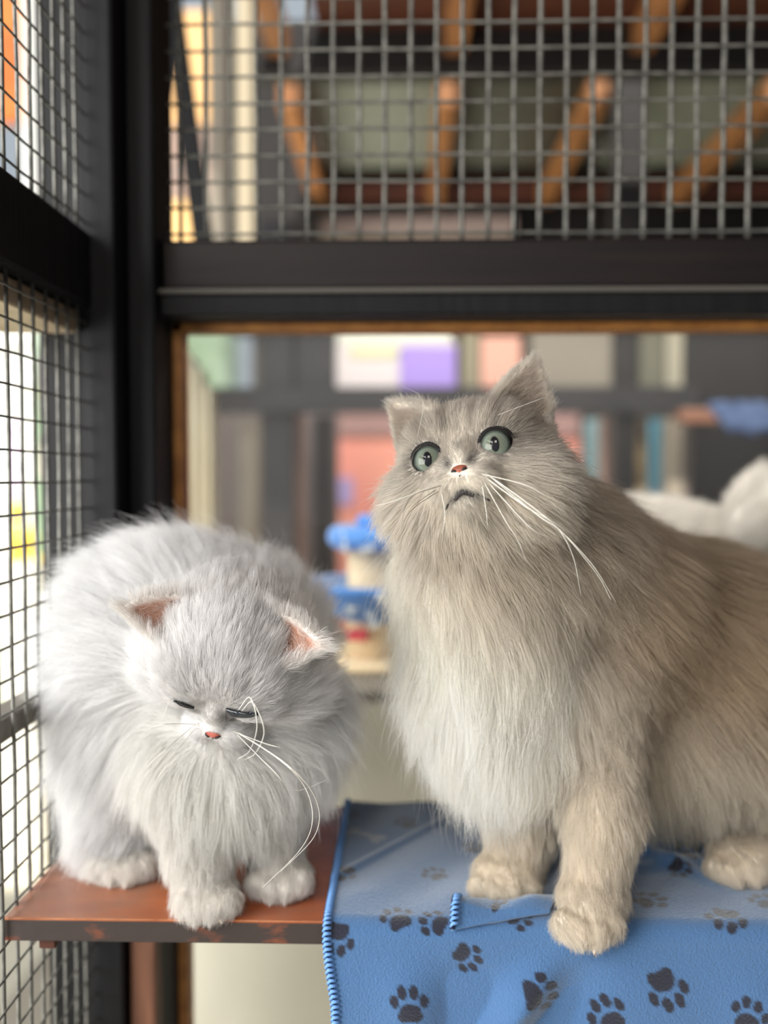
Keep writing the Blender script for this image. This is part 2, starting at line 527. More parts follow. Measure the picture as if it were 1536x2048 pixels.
def stitches(name, pts, outdir, parent, mm=3.2):
    bm = bmesh.new(); bd = bmesh.new()
    pts = [Vector(p) for p in pts]
    add_tube(bd, [p for p in pts], 0.0017, 6)
    acc = 0; nxt = 0.0
    for a, b in zip(pts, pts[1:]):
        L = (b - a).length
        while nxt <= acc + L:
            p = a.lerp(b, (nxt - acc) / max(L, 1e-6))
            o = Vector(outdir)
            add_tube(bm, [p - o * 0.004 + Vector((0, -0.0009, .0012)), p + Vector((0, -0.0022, .0016)), p + o * 0.0012 + Vector((0, -0.0015, -.001))], [0.0009, 0.0013, 0.0009], 6)
            nxt += mm / 1000
        acc += L
    bm_obj(name, bm, M_STITCH, parent, True)
    bm_obj('edge_binding', bd, M_STITCH_D, parent, True)


stitches('blanket_stitch', [pos[0, j] for j in range(0, NS, 4)], (-1, 0, 0), blanket)
stitches('blanket_stitch', [fp[0, j] + np.array([0, 0, 0.0012]) for j in range(0, NF2, 3)], (-1, 0, 0), flap)


# ------------------------------------------------------------------ signed-distance bodies
def rotm(ax, ay, az):
    return np.array(Matrix.Rotation(math.radians(az), 3, 'Z') @ Matrix.Rotation(math.radians(ay), 3, 'Y') @ Matrix.Rotation(math.radians(ax), 3, 'X'))


class Prim:
    """ellipsoid (c, r, rot) or tapered capsule (a, b, ra, rb), with the coat it carries"""
    def __init__(s, kind, a, b, c=None, fur=None, k=0.012, region='body', sub=None):
        s.kind = kind; s.fur = fur; s.k = k; s.region = region; s.sub = sub
        if kind in ('e', 'ear'):
            s.c = np.array(a, float); s.r = np.array(b, float) / 1000; s.R = np.eye(3) if c is None else np.array(c, float)
            m = s.r.max(); s.lo = s.c - m; s.hi = s.c + m
        else:
            s.a = np.array(a, float); s.b = np.array(b, float); s.ra, s.rb = c[0] / 1000, c[1] / 1000
            m = max(s.ra, s.rb); s.lo = np.minimum(s.a, s.b) - m; s.hi = np.maximum(s.a, s.b) + m

    def d(s, X):
        if s.kind == 'ear':
            q = (X - s.c) @ s.R * 1000
            W0, L0 = s.r[0] * 1000, s.r[2] * 1000
            t = np.clip(q[..., 2] / L0, -0.3, 1)
            W = W0 * np.clip(1 - np.maximum(t, 0) ** 1.7, 0, 1) ** 0.8 + 1.6
            cup = 9.0 * (1 - 0.55 * np.maximum(t, 0))
            fc = cup * ((q[..., 0] / W0) ** 2 - 0.75)
            th = 2.0 - 0.4 * t
            v = np.maximum(np.abs(q[..., 1] - fc) * 0.85 - th, (np.abs(q[..., 0]) - W) * 0.75)
            v = np.maximum(v, np.maximum(q[..., 2] - L0, -12 - q[..., 2]))
            return v / 1000
        if s.kind == 'e':
            q = (X - s.c) @ s.R
            k0 = np.sqrt(((q / s.r) ** 2).sum(-1)); k1 = np.sqrt(((q / (s.r ** 2)) ** 2).sum(-1)) + 1e-9
            v = k0 * (k0 - 1) / k1
            if s.sub is not None:
                v = np.maximum(v, -s.sub.d(X))
            return v
        ba = s.b - s.a; pa = X - s.a
        h = np.clip((pa @ ba) / (ba @ ba), 0, 1)
        return np.sqrt(((pa - h[..., None] * ba) ** 2).sum(-1)) - (s.ra + (s.rb - s.ra) * h)


def smin(a, b, k):
    h = np.maximum(k - np.abs(a - b), 0) / k
    return np.minimum(a, b) - h * h * k * 0.25


def surface(prims, h):
    lo = np.min([p.lo for p in prims], 0) - 0.012; hi = np.max([p.hi for p in prims], 0) + 0.012
    n = np.ceil((hi - lo) / h).astype(int) + 1
    F = np.full(n, 0.05, np.float32)
    ax = [lo[i] + h * np.arange(n[i]) for i in range(3)]
    for p in prims:
        i0 = np.maximum(((p.lo - 0.022 - lo) / h).astype(int), 0); i1 = np.minimum(((p.hi + 0.022 - lo) / h).astype(int) + 2, n)
        sl = tuple(slice(i0[i], i1[i]) for i in range(3))
        X = np.stack(np.meshgrid(ax[0][sl[0]], ax[1][sl[1]], ax[2][sl[2]], indexing='ij'), -1)
        F[sl] = smin(F[sl], p.d(X), p.k)
    S = F < 0
    cnt = np.zeros(n - 1, np.int8); acc = np.zeros((*(n - 1), 3), np.float32)
    edges = []
    for axis in range(3):
        o1, o2 = [a for a in range(3) if a != axis]
        a_sl = [slice(None)] * 3; b_sl = [slice(None)] * 3
        a_sl[axis] = slice(0, -1); b_sl[axis] = slice(1, None)
        A, B = F[tuple(a_sl)], F[tuple(b_sl)]
        cr = (A < 0) != (B < 0)
        t = np.where(cr, A / np.where(cr, A - B, 1), 0)
        for da in (0, 1):
            for db in (0, 1):
                # cells that touch this edge
                src = [slice(None)] * 3
                src[o1] = slice(da, n[o1] - 1 + da); src[o2] = slice(db, n[o2] - 1 + db)
                c = cr[tuple(src)]; tt = t[tuple(src)]
                cnt += c
                acc[..., axis] += np.where(c, tt, 0)
                acc[..., o1] += c * da; acc[..., o2] += c * db
        edges.append((axis, o1, o2, cr, A < 0))
    act = cnt > 0
    idx = -np.ones(n - 1, np.int64); idx[act] = np.arange(act.sum())
    cell = np.argwhere(act)
    V = lo + h * (cell + acc[act] / cnt[act][:, None])
    quads = []
    for axis, o1, o2, cr, ins in edges:
        e = np.argwhere(cr)
        ok = (e[:, o1] > 0) & (e[:, o2] > 0) & (e[:, o1] < n[o1] - 1) & (e[:, o2] < n[o2] - 1)
        e = e[ok]; inside = ins[tuple(e.T)]

        def cid(d1, d2):
            c = e.copy(); c[:, o1] += d1; c[:, o2] += d2
            return idx[tuple(c.T)]
        q = np.stack([cid(-1, -1), cid(0, -1), cid(0, 0), cid(-1, 0)], 1)
        flip = inside if axis != 1 else ~inside
        q[~flip] = q[~flip][:, ::-1]
        quads.append(q)
    return V, np.concatenate(quads)


def coat_field(prims, V, head, over):
    """per-vertex normal, coat length, comb direction, lift, colours"""
    n = len(V)
    D = np.stack([p.d(V) for p in prims], 1)
    D -= D.min(1, keepdims=True)
    W = np.exp(-D / 0.010); W /= W.sum(1, keepdims=True)
    L = W @ np.array([p.fur['len'] for p in prims]) / 1000
    Cb = W @ np.array([p.fur['comb'] for p in prims], float)
    Lf = W @ np.array([p.fur['lift'] for p in prims], float)
    C0 = W @ np.array([lin(*p.fur['c0']) for p in prims])
    C1 = W @ np.array([lin(*p.fur['c1']) for p in prims])
    dens = W @ np.array([p.fur.get('dens', 1.0) for p in prims])
    hw = W @ np.array([1.0 if p.region == 'head' else 0.0 for p in prims])
    return over(V, head, hw, L, Cb, Lf, C0, C1, dens)


def sm01(x, a, b):
    t = np.clip((x - a) / (b - a), 0, 1)
    return t * t * (3 - 2 * t)


def fur_material():
    m = bpy.data.materials.new('cat_fur')
    m.use_nodes = True
    nt = m.node_tree; nt.nodes.clear()
    out = nt.nodes.new('ShaderNodeOutputMaterial')
    a = nt.nodes.new('ShaderNodeAttribute'); a.attribute_name = 'fur_color'
    hb = nt.nodes.new('ShaderNodeBsdfHairPrincipled'); hb.parametrization = 'COLOR'
    hb.inputs['Roughness'].default_value = 0.45
    hb.inputs['Radial Roughness'].default_value = 0.6
    hb.inputs['Coat'].default_value = 0.0
    df = nt.nodes.new('ShaderNodeBsdfDiffuse')
    tl = nt.nodes.new('ShaderNodeBsdfTranslucent')
    m0 = nt.nodes.new('ShaderNodeMixShader'); m0.inputs[0].default_value = 0.42
    m1 = nt.nodes.new('ShaderNodeMixShader'); m1.inputs[0].default_value = HAIR_MIX
    for x in (hb.inputs['Color'], df.inputs[0], tl.inputs[0]): nt.links.new(a.outputs['Color'], x)
    nt.links.new(df.outputs[0], m0.inputs[1]); nt.links.new(tl.outputs[0], m0.inputs[2])
    nt.links.new(m0.outputs[0], m1.inputs[1]); nt.links.new(hb.outputs[0], m1.inputs[2])
    nt.links.new(m1.outputs[0], out.inputs[0])
    return m


HAIR_MIX = 0.3
M_FUR = fur_material()


def skin_material():
    m = bpy.data.materials.new('cat_undercoat')
    m.use_nodes = True
    nt = m.node_tree; b = nt.nodes['Principled BSDF']
    a = nt.nodes.new('ShaderNodeAttribute'); a.attribute_name = 'fur_color'
    nt.links.new(a.outputs['Color'], b.inputs['Base Color'])
    b.inputs['Roughness'].default_value = 0.9
    b.inputs['Specular IOR Level'].default_value = 0.1
    return m


M_SKIN = skin_material()


def strands(root, nor, comb, lift, length, K, droop, r):
    """(n,K,3) guide curves"""
    n = len(root)
    t = np.linspace(0, 1, K)
    out = np.zeros((n, K, 3)); out[:, 0] = root
    cur = root.copy()
    for k in range(1, K):
        tm = (t[k] + t[k - 1]) / 2
        l = lift * (1 - 0.75 * tm)
        d = nor * l[:, None] + comb * (1 - l)[:, None] + np.array([0, 0, -1.0]) * (droop * tm ** 1.5)[:, None]
        # keep the strand from diving into the body
        dn = (d * nor).sum(1)
        d += nor * np.maximum(0.10 - dn, 0)[:, None] * (0.9 if tm < 0.75 else 0.3)
        d /= np.linalg.norm(d, axis=1, keepdims=True) + 1e-9
        cur = cur + d * (length * (t[k] - t[k - 1]))[:, None]
        out[:, k] = cur
    return out


def make_fur(name, parent, V, Q, N, n_strand, radius, seed, K=7, clump=0.80, front_bias=0.35):
    r = np.random.default_rng(seed)
    nor, L, Cb, Lf, C0, C1, dens = N
    T = np.concatenate([Q[:, [0, 1, 2]], Q[:, [0, 2, 3]]])
    a, b, c = V[T[:, 0]], V[T[:, 1]], V[T[:, 2]]
    ar = np.linalg.norm(np.cross(b - a, c - a), axis=1) * 0.5
    cen = (a + b + c) / 3
    tv = CO - cen; tv /= np.linalg.norm(tv, axis=1, keepdims=True)
    facing = (nor[T[:, 0]] * tv).sum(1)
    wgt = ar * dens[T].mean(1) * np.where(facing > -0.35, 1, front_bias)
    wgt /= wgt.sum()
    ti = r.choice(len(T), n_strand, p=wgt)
    u = r.random(n_strand); v = r.random(n_strand); fl = u + v > 1
    u[fl] = 1 - u[fl]; v[fl] = 1 - v[fl]
    B = np.stack([1 - u - v, u, v], 1)
    tri = T[ti]
    itp = lambda A: (A[tri] * (B[..., None] if A.ndim == 2 else B)).sum(1)
    root = itp(V); n_ = itp(nor); n_ /= np.linalg.norm(n_, axis=1, keepdims=True) + 1e-9
    le = itp(L); cb_ = itp(Cb); li = itp(Lf); c0 = itp(C0); c1 = itp(C1)
    cb_ -= n_ * (cb_ * n_).sum(1)[:, None] * 0.8
    cb_ /= np.linalg.norm(cb_, axis=1, keepdims=True) + 1e-9
    # tufty variation over the coat
    def clus(n_c, jit_dir, jit_len):
        ci = r.choice(n_strand, n_c, replace=False)
        kd = kdtree.KDTree(n_c)
        for i, k in enumerate(ci): kd.insert(root[k], i)
        kd.balance()
        near = np.array([kd.find(p)[1] for p in root])
        cd = cb_[ci] + r.normal(0, jit_dir, (n_c, 3)); cd /= np.linalg.norm(cd, axis=1, keepdims=True)
        cl = le[ci] * (1 + r.normal(0, jit_len, n_c)).clip(0.4, 1.7)
        g = strands(root[ci], n_[ci], cd, li[ci] * (1 + r.normal(0, .25, n_c)), cl, K, np.clip(cl / 0.05, 0, 1) * 0.25, r)
        # waviness in the longer locks
        side = np.cross(cd, n_[ci]); ph = r.uniform(0, 6.28, n_c)
        t = np.linspace(0, 1, K)
        wav = np.sin(t[None, :] * r.uniform(4.5, 8.5, n_c)[:, None] + ph[:, None]) * t[None, :] * (cl * r.uniform(0.04, 0.13, n_c))[:, None]
        g += side[:, None, :] * wav[..., None]
        return ci, near, g
    n_big, n_small = max(40, n_strand // 700), max(200, n_strand // 34)
    ci1, ne1, g1 = clus(n_big, 0.22, 0.15)
    ci2, ne2, g2 = clus(n_small, 0.20, 0.16)
    jd = cb_ + r.normal(0, 0.17, (n_strand, 3)); jd /= np.linalg.norm(jd, axis=1, keepdims=True)
    rl = le * (1 + r.normal(0, 0.14, n_strand)).clip(0.35, 1.5)
    under = r.random(n_strand) < 0.28
    rl = np.where(under, rl * 0.55, rl)
    fly = r.random(n_strand) < 0.09
    rl = rl * np.where(fly & (le > 0.012), r.uniform(1.0, 1.35, n_strand), 1.0)
    own = strands(root, n_, jd, li * (1 + r.normal(0, .3, n_strand)), rl, K, np.clip(rl / 0.05, 0, 1) * 0.25, r)
    t = np.linspace(0, 1, K)
    w2 = clump * np.where(fly, 0.15, 1) * np.where(under, 0.5, 1) * r.uniform(0.6, 1.1, n_strand)
    w2 = w2 * np.clip(le / 0.020, 0.3, 1)
    off2 = (g2 - g2[:, :1])[ne2]; off1 = (g1 - g1[:, :1])[ne1]
    rc2 = root[ci2][ne2]; rc1 = root[ci1][ne1]
    wt = (w2[:, None] * t[None, :] ** 1.2)[..., None]
    target = rc2[:, None] + off2 + (root - rc2)[:, None] * 0.18
    sc = np.minimum(rl / (le + 1e-9), 1.1)[:, None, None]
    target = root[:, None] * (1 - sc) + target * sc
    p = own * (1 - wt) + target * wt
    w1 = (0.30 * np.where(fly, 0.2, 1) * np.clip(le / 0.02, 0, 1))[:, None, None] * (t[None, :, None] ** 1.5)
    t1 = root[:, None] + off1 * sc
    p = p * (1 - w1) + t1 * w1
    # fine wobble
    p[:, 1:] += r.normal(0, 1, (n_strand, K - 1, 3)) * (rl[:, None] * 0.012 * t[None, 1:])[..., None]
    ok = np.ones(n_strand, bool)
    lo_sh = SH + 0.0008
    p[..., 2] = np.where((p[..., 2] < lo_sh) & (p[..., 1] > YF + 0.002) & (p[..., 1] < 0.777) & (root[:, None, 2] > SH), lo_sh, p[..., 2])
    cu = bpy.data.hair_curves.new(name)
    cu.add_curves([K] * n_strand)
    cu.attributes['position'].data.foreach_set('vector', p.reshape(-1).astype(np.float32))
    rad = (radius * r.uniform(0.75, 1.25, n_strand)[:, None] * (1.0 - 0.80 * t[None, :] ** 1.6))
    ra = cu.attributes.get('radius') or cu.attributes.new('radius', 'FLOAT', 'POINT')
    ra.data.foreach_set('value', rad.reshape(-1).astype(np.float32))
    cbri = r.normal(0, 0.07, n_small)[ne2] + r.normal(0, 0.035, n_big)[ne1]
    br = (1 + r.normal(0, 0.05, n_strand) + cbri).clip(0.7, 1.15)[:, None, None]
    mixt = np.clip(t, 0, 1)[None, :, None] ** 1.3
    cc = (c0[:, None] * (1 - mixt) + c1[:, None] * mixt) * br
    ca = cu.attributes.new('fur_color', 'FLOAT_COLOR', 'POINT')
    ca.data.foreach_set('color', np.concatenate([cc.clip(0, 0.93), np.ones((n_strand, K, 1))], -1).reshape(-1).astype(np.float32))
    cu.materials.append(M_FUR)
    o = bpy.data.objects.new(name, cu)
    COL.objects.link(o)
    o.parent = parent
    return o


class Head:
    """X across (image right when facing us), F out of the face, U up"""
    def __init__(s, M, T):
        s.M = np.array(M, float); s.T = np.array(T, float)

    def w(s, *q):
        q = np.array(q if len(q) > 1 else q[0], float)
        return q / 1000 @ s.M.T + s.T

    def l(s, X):
        return (X - s.T) @ s.M * 1000      # mm; M is orthonormal


def head_prims(H, fur, furface, ear_l=(-50, -4, 68), ear_r=(50, -4, 70), ear_fw=(0.3, 1.0, 0.05), ear_base=None, ear_w=19, mz=(0, 0), squint=False):
    ps = []

    def e(c, r, k=0.010, f=fur, region='head', R=None, sub=None):
        ps.append(Prim('e', H.w(*c), r, H.M if R is None else R, f, k, region, sub))
    e((0, -8, 4), (45, 44, 40))
    for s in (-1, 1):
        e((s * 27, 10, -14), (23, 24, 21))
        e((s * 18, 23.5, 18), (17, 13, 11), 0.012)
        e((s * 21, 27, 0), (14, 10, 13), 0.008)
        e((s * 8.5, 39 + mz[0], -19 + mz[1]), (11.5, 10, 8.5), 0.005)
        e((s * 13, 33, -8), (8, 8, 6), 0.006)
        if squint:
            e((s * 20, 32, 4), (13, 10, 8), 0.006)
    e((0, 32, -28), (11, 11, 8), 0.007)
    e((0, 36 + mz[0] * .6, -5 + mz[1] * .5), (6.5, 8, 13), 0.007)
    e((0, 41.5 + mz[0], -13 + mz[1]), (5.2, 5, 4.5), 0.004)
    for s, tip in ((-1, ear_l), (1, ear_r)):
        basec = np.array([s * 30, -4, 30.0]) if ear_base is None else np.array([s * ear_base[0], ear_base[1], ear_base[2]])
        tip = np.array(tip, float)
        ax = tip - basec; Ln = np.linalg.norm(ax); ax /= Ln
        fw = np.array([s * ear_fw[0], ear_fw[1], ear_fw[2]], float); fw -= ax * (fw @ ax); fw /= np.linalg.norm(fw)
        sd = np.cross(ax, fw)
        p = Prim('ear', H.w(*basec), (ear_w, ear_w, Ln), H.M @ np.stack([sd, fw, ax], 1), furface['ear'], 0.005, 'ear')
        ps.append(p)
    return ps


NOSE = np.array([0, 45, -12.0])
EYE = [np.array([-20.7, 30.0, 2.5]), np.array([20.7, 30.0, 2.5])]
EYE_R = 11.5


def head_over(style):
    def f(V, H, hw, L, Cb, Lf, C0, C1, dens):
        q = H.l(V)
        v = q - NOSE; rr = np.linalg.norm(v, axis=1)
        m = hw * sm01(q[:, 1], -35, 10)            # the face side of the head
        dirl = v / (rr[:, None] + 1e-6)
        dirl[:, 1] -= 0.55                       # brush backwards
        dirl[:, 2] -= 0.35 * sm01(-q[:, 2], -10, 20)
        # away from the eyes
        ed = 99 * np.ones(len(V))
        for E_ in EYE:
            w_ = (q - E_) * np.array([1, 1, style.get('eyesc', 1.0)]); dist = np.linalg.norm(w_, axis=1); ed = np.minimum(ed, dist)
            dirl += w_ / (dist[:, None] + 1e-6) * (1.6 * np.exp(-np.maximum(dist - EYE_R, 0) / 4.0))[:, None]
        dirl /= np.linalg.norm(dirl, axis=1, keepdims=True) + 1e-9
        dirw = dirl @ H.M.T
        Cb = Cb * (1 - m)[:, None] + dirw * m[:, None]
        side = sm01(np.abs(q[:, 0]), 22, 44) * sm01(-q[:, 2], -14, 10)
        low = sm01(-q[:, 2], 22, 40)
        lface = 3.0 + 9.0 * sm01(rr, 16, 50) + style['cheek'] * side + 12 * low * sm01(rr, 22, 40)
        lface += 4 * np.exp(-((np.abs(q[:, 0]) - 15) / 8) ** 2 - ((q[:, 2] + 22) / 6) ** 2) 
        lface *= 1 - 0.72 * np.exp(-np.maximum(ed - EYE_R, 0) / 4.5)
        L = L * (1 - m) + lface / 1000 * m
        lf = 0.20 + 0.25 * sm01(rr, 15, 55)
        Lf = Lf * (1 - m) + lf * m
        dens = dens * (1 + 3.2 * m)
        # colours
        dark = style['dark'](q, rr, ed)
        d0 = np.clip(dark, 0, 1)[:, None] * hw[:, None]
        tipc = np.array(lin(*style['tip'])); lid = np.array(lin(52, 46, 44))
        C1 = C1 * (1 - d0) + tipc * d0
        C0 = C0 * (1 - 0.6 * d0) + tipc * 0.6 * d0
        dk = style['mask'](q, rr, ed)[:, None] * hw[:, None]
        L = L * (1 - 0.55 * dk[:, 0])
        C0 = C0 * (1 - dk) + lid * dk; C1 = C1 * (1 - dk) + lid * dk
        skin = C0.copy()
        # bald places: eyeballs, nose leather, lip line
        dens = np.where((ed < EYE_R + 0.3) & (hw > 0.3), 0, dens)
        mzz = style.get('mz', (0, 0))
        nd = np.sqrt((q[:, 0] / 5.2) ** 2 + ((q[:, 2] + 12.6 - mzz[1]) / 4.2) ** 2)
        dens = np.where((nd < 1.0) & (q[:, 1] > 36), 0, dens)
        nose_c = np.array(lin(*style['nose']))
        return L, Cb, Lf, C0, C1, dens, skin
    return f


def build_cat(name, prims, H, style, n_strand, voxel, radius, label, seed, group=None, floor=None):
    V, Q = surface(prims, voxel)
    if floor:
        V[:, 2] = np.where((V[:, 1] > floor[1]) & (V[:, 1] < 0.779), np.maximum(V[:, 2], floor[0]), V[:, 2])
    me = bpy.data.meshes.new(name)
    me.from_pydata(V.tolist(), [], Q.tolist())
    me.update()
    nor = np.zeros(len(V) * 3); me.vertices.foreach_get('normal', nor); nor = nor.reshape(-1, 3)
    L, Cb, Lf, C0, C1, dens, skin = coat_field(prims, V, H, head_over(style))
    # hollow of the ears: thin hair, pink skin
    for p in prims:
        if p.region == 'ear':
            q = (V - p.c) @ p.R * 1000
            W0, L0 = p.r[0] * 1000, p.r[2] * 1000
            t = np.clip(q[:, 2] / L0, 0, 1)
            fc = 9.0 * (1 - 0.55 * t) * ((q[:, 0] / W0) ** 2 - 0.75)
            onear = (p.d(V) < 0.0015) & (q[:, 2] > 2)
            inn = (onear & (q[:, 1] > fc + 0.5)).astype(float) * np.clip((W0 * (1 - t ** 1.7) - np.abs(q[:, 0])) / 4.0, 0, 1)
            dens = dens * (1 - style.get('ear_bald', 0.55) * inn)
            # thin long hairs sweep over the hollow of the ear from its inner edge
            outw = p.R[:, 2] * 0.9 + p.R[:, 0] * np.sign(p.R[:, 0] @ H.M[:, 0]) * (1 if (p.c - H.T) @ H.M[:, 0] > 0 else -1) * 0.8 + p.R[:, 1] * 0.5
            Cb = Cb * (1 - inn)[:, None] + outw * inn[:, None]
            L = L * (1 - inn) + 0.008 * inn
            pk = np.array(lin(*style['ear_in']))
            skin = skin * (1 - inn)[:, None] + pk * inn[:, None]
            dk = np.array(lin(*style['ear_hair']))
            C0 = C0 * (1 - inn)[:, None] + dk * inn[:, None]; C1 = C1 * (1 - inn)[:, None] + dk * inn[:, None]
            tipm = np.clip((q[:, 2] / L0 - 0.75) / 0.2, 0, 1) * (p.d(V) < 0.002)
            L = L + style.get('tuft', 0.004) * tipm
            Cb = Cb * (1 - tipm)[:, None] + p.R[:, 2] * tipm[:, None] * 1.2
    root = link_mesh(name, me, M_SKIN, None, True)
    at = me.color_attributes.new('fur_color', 'FLOAT_COLOR', 'POINT')
    at.data.foreach_set('color', np.concatenate([skin, np.ones((len(V), 1))], 1).ravel())
    tag(root, label, 'cat', group)
    make_fur('fur', root, V, Q, (nor, L, Cb, Lf, C0, C1, dens), n_strand, radius, seed)
    return root


# ------------------------------------------------------------------ eyes, nose, whiskers
def eye_material():
    m = bpy.data.materials.new('green_grey_cat_eye')
    m.use_nodes = True
    nt = m.node_tree; b = nt.nodes['Principled BSDF']
    tc = nt.nodes.new('ShaderNodeTexCoord')
    sep = nt.nodes.new('ShaderNodeSeparateXYZ'); nt.links.new(tc.outputs['Object'], sep.inputs[0])

    def math_(op, a, b_=None):
        n = nt.nodes.new('ShaderNodeMath'); n.operation = op
        for i, x in enumerate((a, b_)):
            if x is None: continue
            if isinstance(x, (int, float)): n.inputs[i].default_value = x
            else: nt.links.new(x, n.inputs[i])
        return n.outputs[0]
    x2 = math_('POWER', math_('DIVIDE', sep.outputs['X'], 0.0026), 2.0)
    y2 = math_('POWER', math_('DIVIDE', sep.outputs['Y'], 0.0046), 2.0)
    pe = math_('ADD', x2, y2)
    rad = math_('SQRT', math_('ADD', math_('POWER', sep.outputs['X'], 2.0), math_('POWER', sep.outputs['Y'], 2.0)))
    ramp = nt.nodes.new('ShaderNodeValToRGB')
    cr = ramp.color_ramp
    cr.elements[0].position = 0.20; cr.elements[0].color = (*lin(106, 110, 88), 1)
    cr.elements[1].position = 0.62; cr.elements[1].color = (*lin(122, 132, 120), 1)
    e = cr.elements.new(0.76); e.color = (*lin(72, 82, 74), 1)
    e = cr.elements.new(0.84); e.color = (*lin(24, 24, 24), 1)
    nt.links.new(math_('DIVIDE', rad, 0.0104), ramp.inputs[0])
    nz = nt.nodes.new('ShaderNodeTexNoise'); nz.inputs['Scale'].default_value = 900
    nt.links.new(tc.outputs['Object'], nz.inputs['Vector'])
    mxn = nt.nodes.new('ShaderNodeMixRGB'); mxn.blend_type = 'MULTIPLY'; mxn.inputs[0].default_value = 0.35
    nt.links.new(ramp.outputs[0], mxn.inputs[1]); nt.links.new(nz.outputs['Fac'], mxn.inputs[2])
    pup = nt.nodes.new('ShaderNodeMapRange')
    pup.inputs['From Min'].default_value = 0.85; pup.inputs['From Max'].default_value = 1.15
    nt.links.new(pe, pup.inputs['Value'])
    mx = nt.nodes.new('ShaderNodeMixRGB')
    mx.inputs[1].default_value = (0.004, 0.004, 0.005, 1)
    nt.links.new(pup.outputs[0], mx.inputs[0]); nt.links.new(mxn.outputs[0], mx.inputs[2])
    nt.links.new(mx.outputs[0], b.inputs['Base Color'])
    b.inputs['Roughness'].default_value = 0.6
    b.inputs['Specular IOR Level'].default_value = 0.1
    b.inputs['Coat Weight'].default_value = 1.0
    b.inputs['Coat Roughness'].default_value = 0.02
    b.inputs['Coat IOR'].default_value = 1.38
    return m


M_EYE = eye_material()
M_LID = mat('black_eyelid_rim', (14, 12, 12), 0.75)
M_NOSE = mat('brick_pink_nose', (166, 96, 72), 0.55, (138, 74, 56), 400, 0.3)
M_NOSE2 = mat('salmon_nose', (196, 112, 96), 0.5, (170, 84, 72), 400, 0.3)
M_LIP = mat('dark_lip', (40, 34, 34), 0.6)
M_WHISK = mat('white_whisker', (240, 236, 226), 0.35)
M_WHISKD = mat('dark_whisker', (70, 62, 56), 0.4)
M_CLAW = mat('pale_claw', (225, 210, 195), 0.3)


def add_eye(root, H, E_, gaze, up, opening=1.0, lid_out=6.2, lid_r=9.75):
    c = H.w(*E_)
    g = np.array(gaze, float); g /= np.linalg.norm(g)
    upv = np.array(up, float); upv -= g * (upv @ g); upv /= np.linalg.norm(upv)
    xv = np.cross(upv, g)
    Mt = Matrix(((xv[0], upv[0], g[0], c[0]), (xv[1], upv[1], g[1], c[1]), (xv[2], upv[2], g[2], c[2]), (0, 0, 0, 1)))
    bm = bmesh.new()
    bmesh.ops.create_uvsphere(bm, u_segments=48, v_segments=32, radius=EYE_R / 1000)
    # slight bulge of the cornea
    for v in bm.verts:
        if v.co.z > 0: v.co.z *= 1.04
    eye = bm_obj('eye', bm, M_EYE, None, True)
    eye.matrix_world = Mt
    eye.parent = root
    # dark rim around the opening, on the face's side
    s = 1 if E_[0] > 0 else -1
    ax = np.array([s * 0.24, 1.0, 0.04]); ax /= np.linalg.norm(ax)
    a1 = np.array([1, -ax[0], 0.0]); a1 -= ax * (a1 @ ax); a1 /= np.linalg.norm(a1)
    a2 = np.cross(a1, ax); a2 = a2 if a2[2] > 0 else -a2
    bm = bmesh.new()
    pts = []; rads = []
    for k in range(49):
        a = 2 * math.pi * k / 48
        inner = max(0, math.cos(a) * -s)          # towards the nose
        rx = lid_r * (1.0 + 0.13 * inner ** 6); ry = lid_r * (0.96 if math.sin(a) > 0 else 0.93) * opening
        dz = lid_out + 0.5 * max(0, -math.sin(a)) - 1.0 * abs(math.cos(a)) ** 2 - 0.8 * inner ** 4
        q = E_ + ax * dz + a1 * rx * math.cos(a) + a2 * (ry * math.sin(a) - 1.2 * inner ** 6)
        pts.append(H.w(*q)); rads.append(0.0015 + 0.0007 * inner)
    add_tube(bm, pts, rads, 8, False)
    bm_obj('eyelid', bm, M_LID, eye, True).matrix_parent_inverse = Mt.inverted()
    return eye


def add_nose(root, H, m, f0=48.0, c=(0, -12.4), sc=1.12):
    """heart-shaped nose leather with nostrils and the cleft under it"""
    bm = bmesh.new()
    ring = 28; rows = 6
    vs = []
    for j in range(rows + 1):
        t = j / rows
        row = []
        for k in range(ring):
            a = 2 * math.pi * k / ring
            wx = 4.9 * math.cos(a)
            up_ = math.sin(a)
            wz = 3.0 * up_ if up_ > 0 else 4.2 * up_
            if up_ < 0: wx *= (1 - 0.55 * abs(up_) ** 1.2)
            h = 2.6 * math.sqrt(max(0, 1 - (1 - t) ** 2)) if j else 0
            sq = 1 - t * 1.0
            hh = (1 - sq * sq) * 2.4
            row.append(bm.verts.new(H.w(c[0] + wx * sq * sc, f0 - 2.2 + hh, c[1] + wz * sq * sc)) if j < rows else None)
        if j == rows:
            tip = bm.verts.new(H.w(c[0], f0 - 2.2 + 2.4, c[1]))
            for k in range(ring): bm.faces.new((vs[-1][k], vs[-1][(k + 1) % ring], tip))
        else:
            if vs:
                for k in range(ring): bm.faces.new((vs[-1][k], vs[-1][(k + 1) % ring], row[(k + 1) % ring], row[k]))
            vs.append(row)
    nose = bm_obj('nose', bm, m, root, True)
    bm = bmesh.new()
    for s in (-1, 1):
        pts = [H.w(c[0] + s * x, f0 + f, c[1] + z) for x, f, z in ((1.9, 0.1, -1.2), (2.9, -0.3, -0.4), (4.0, -1.0, -0.2), (5.0, -2.0, -0.8))]
        add_tube(bm, pts, [0.0005, 0.0009, 0.0009, 0.0004], 6)
    pts = [H.w(c[0], f0 - 0.5, c[1] - 3.6), H.w(c[0], f0 - 1.4, c[1] - 6.0), H.w(c[0], f0 - 3.5, c[1] - 10)]
    add_tube(bm, pts, [0.0007, 0.0008, 0.0008], 6)
    bm_obj('nostril', bm, M_LIP, nose, True)
    return nose


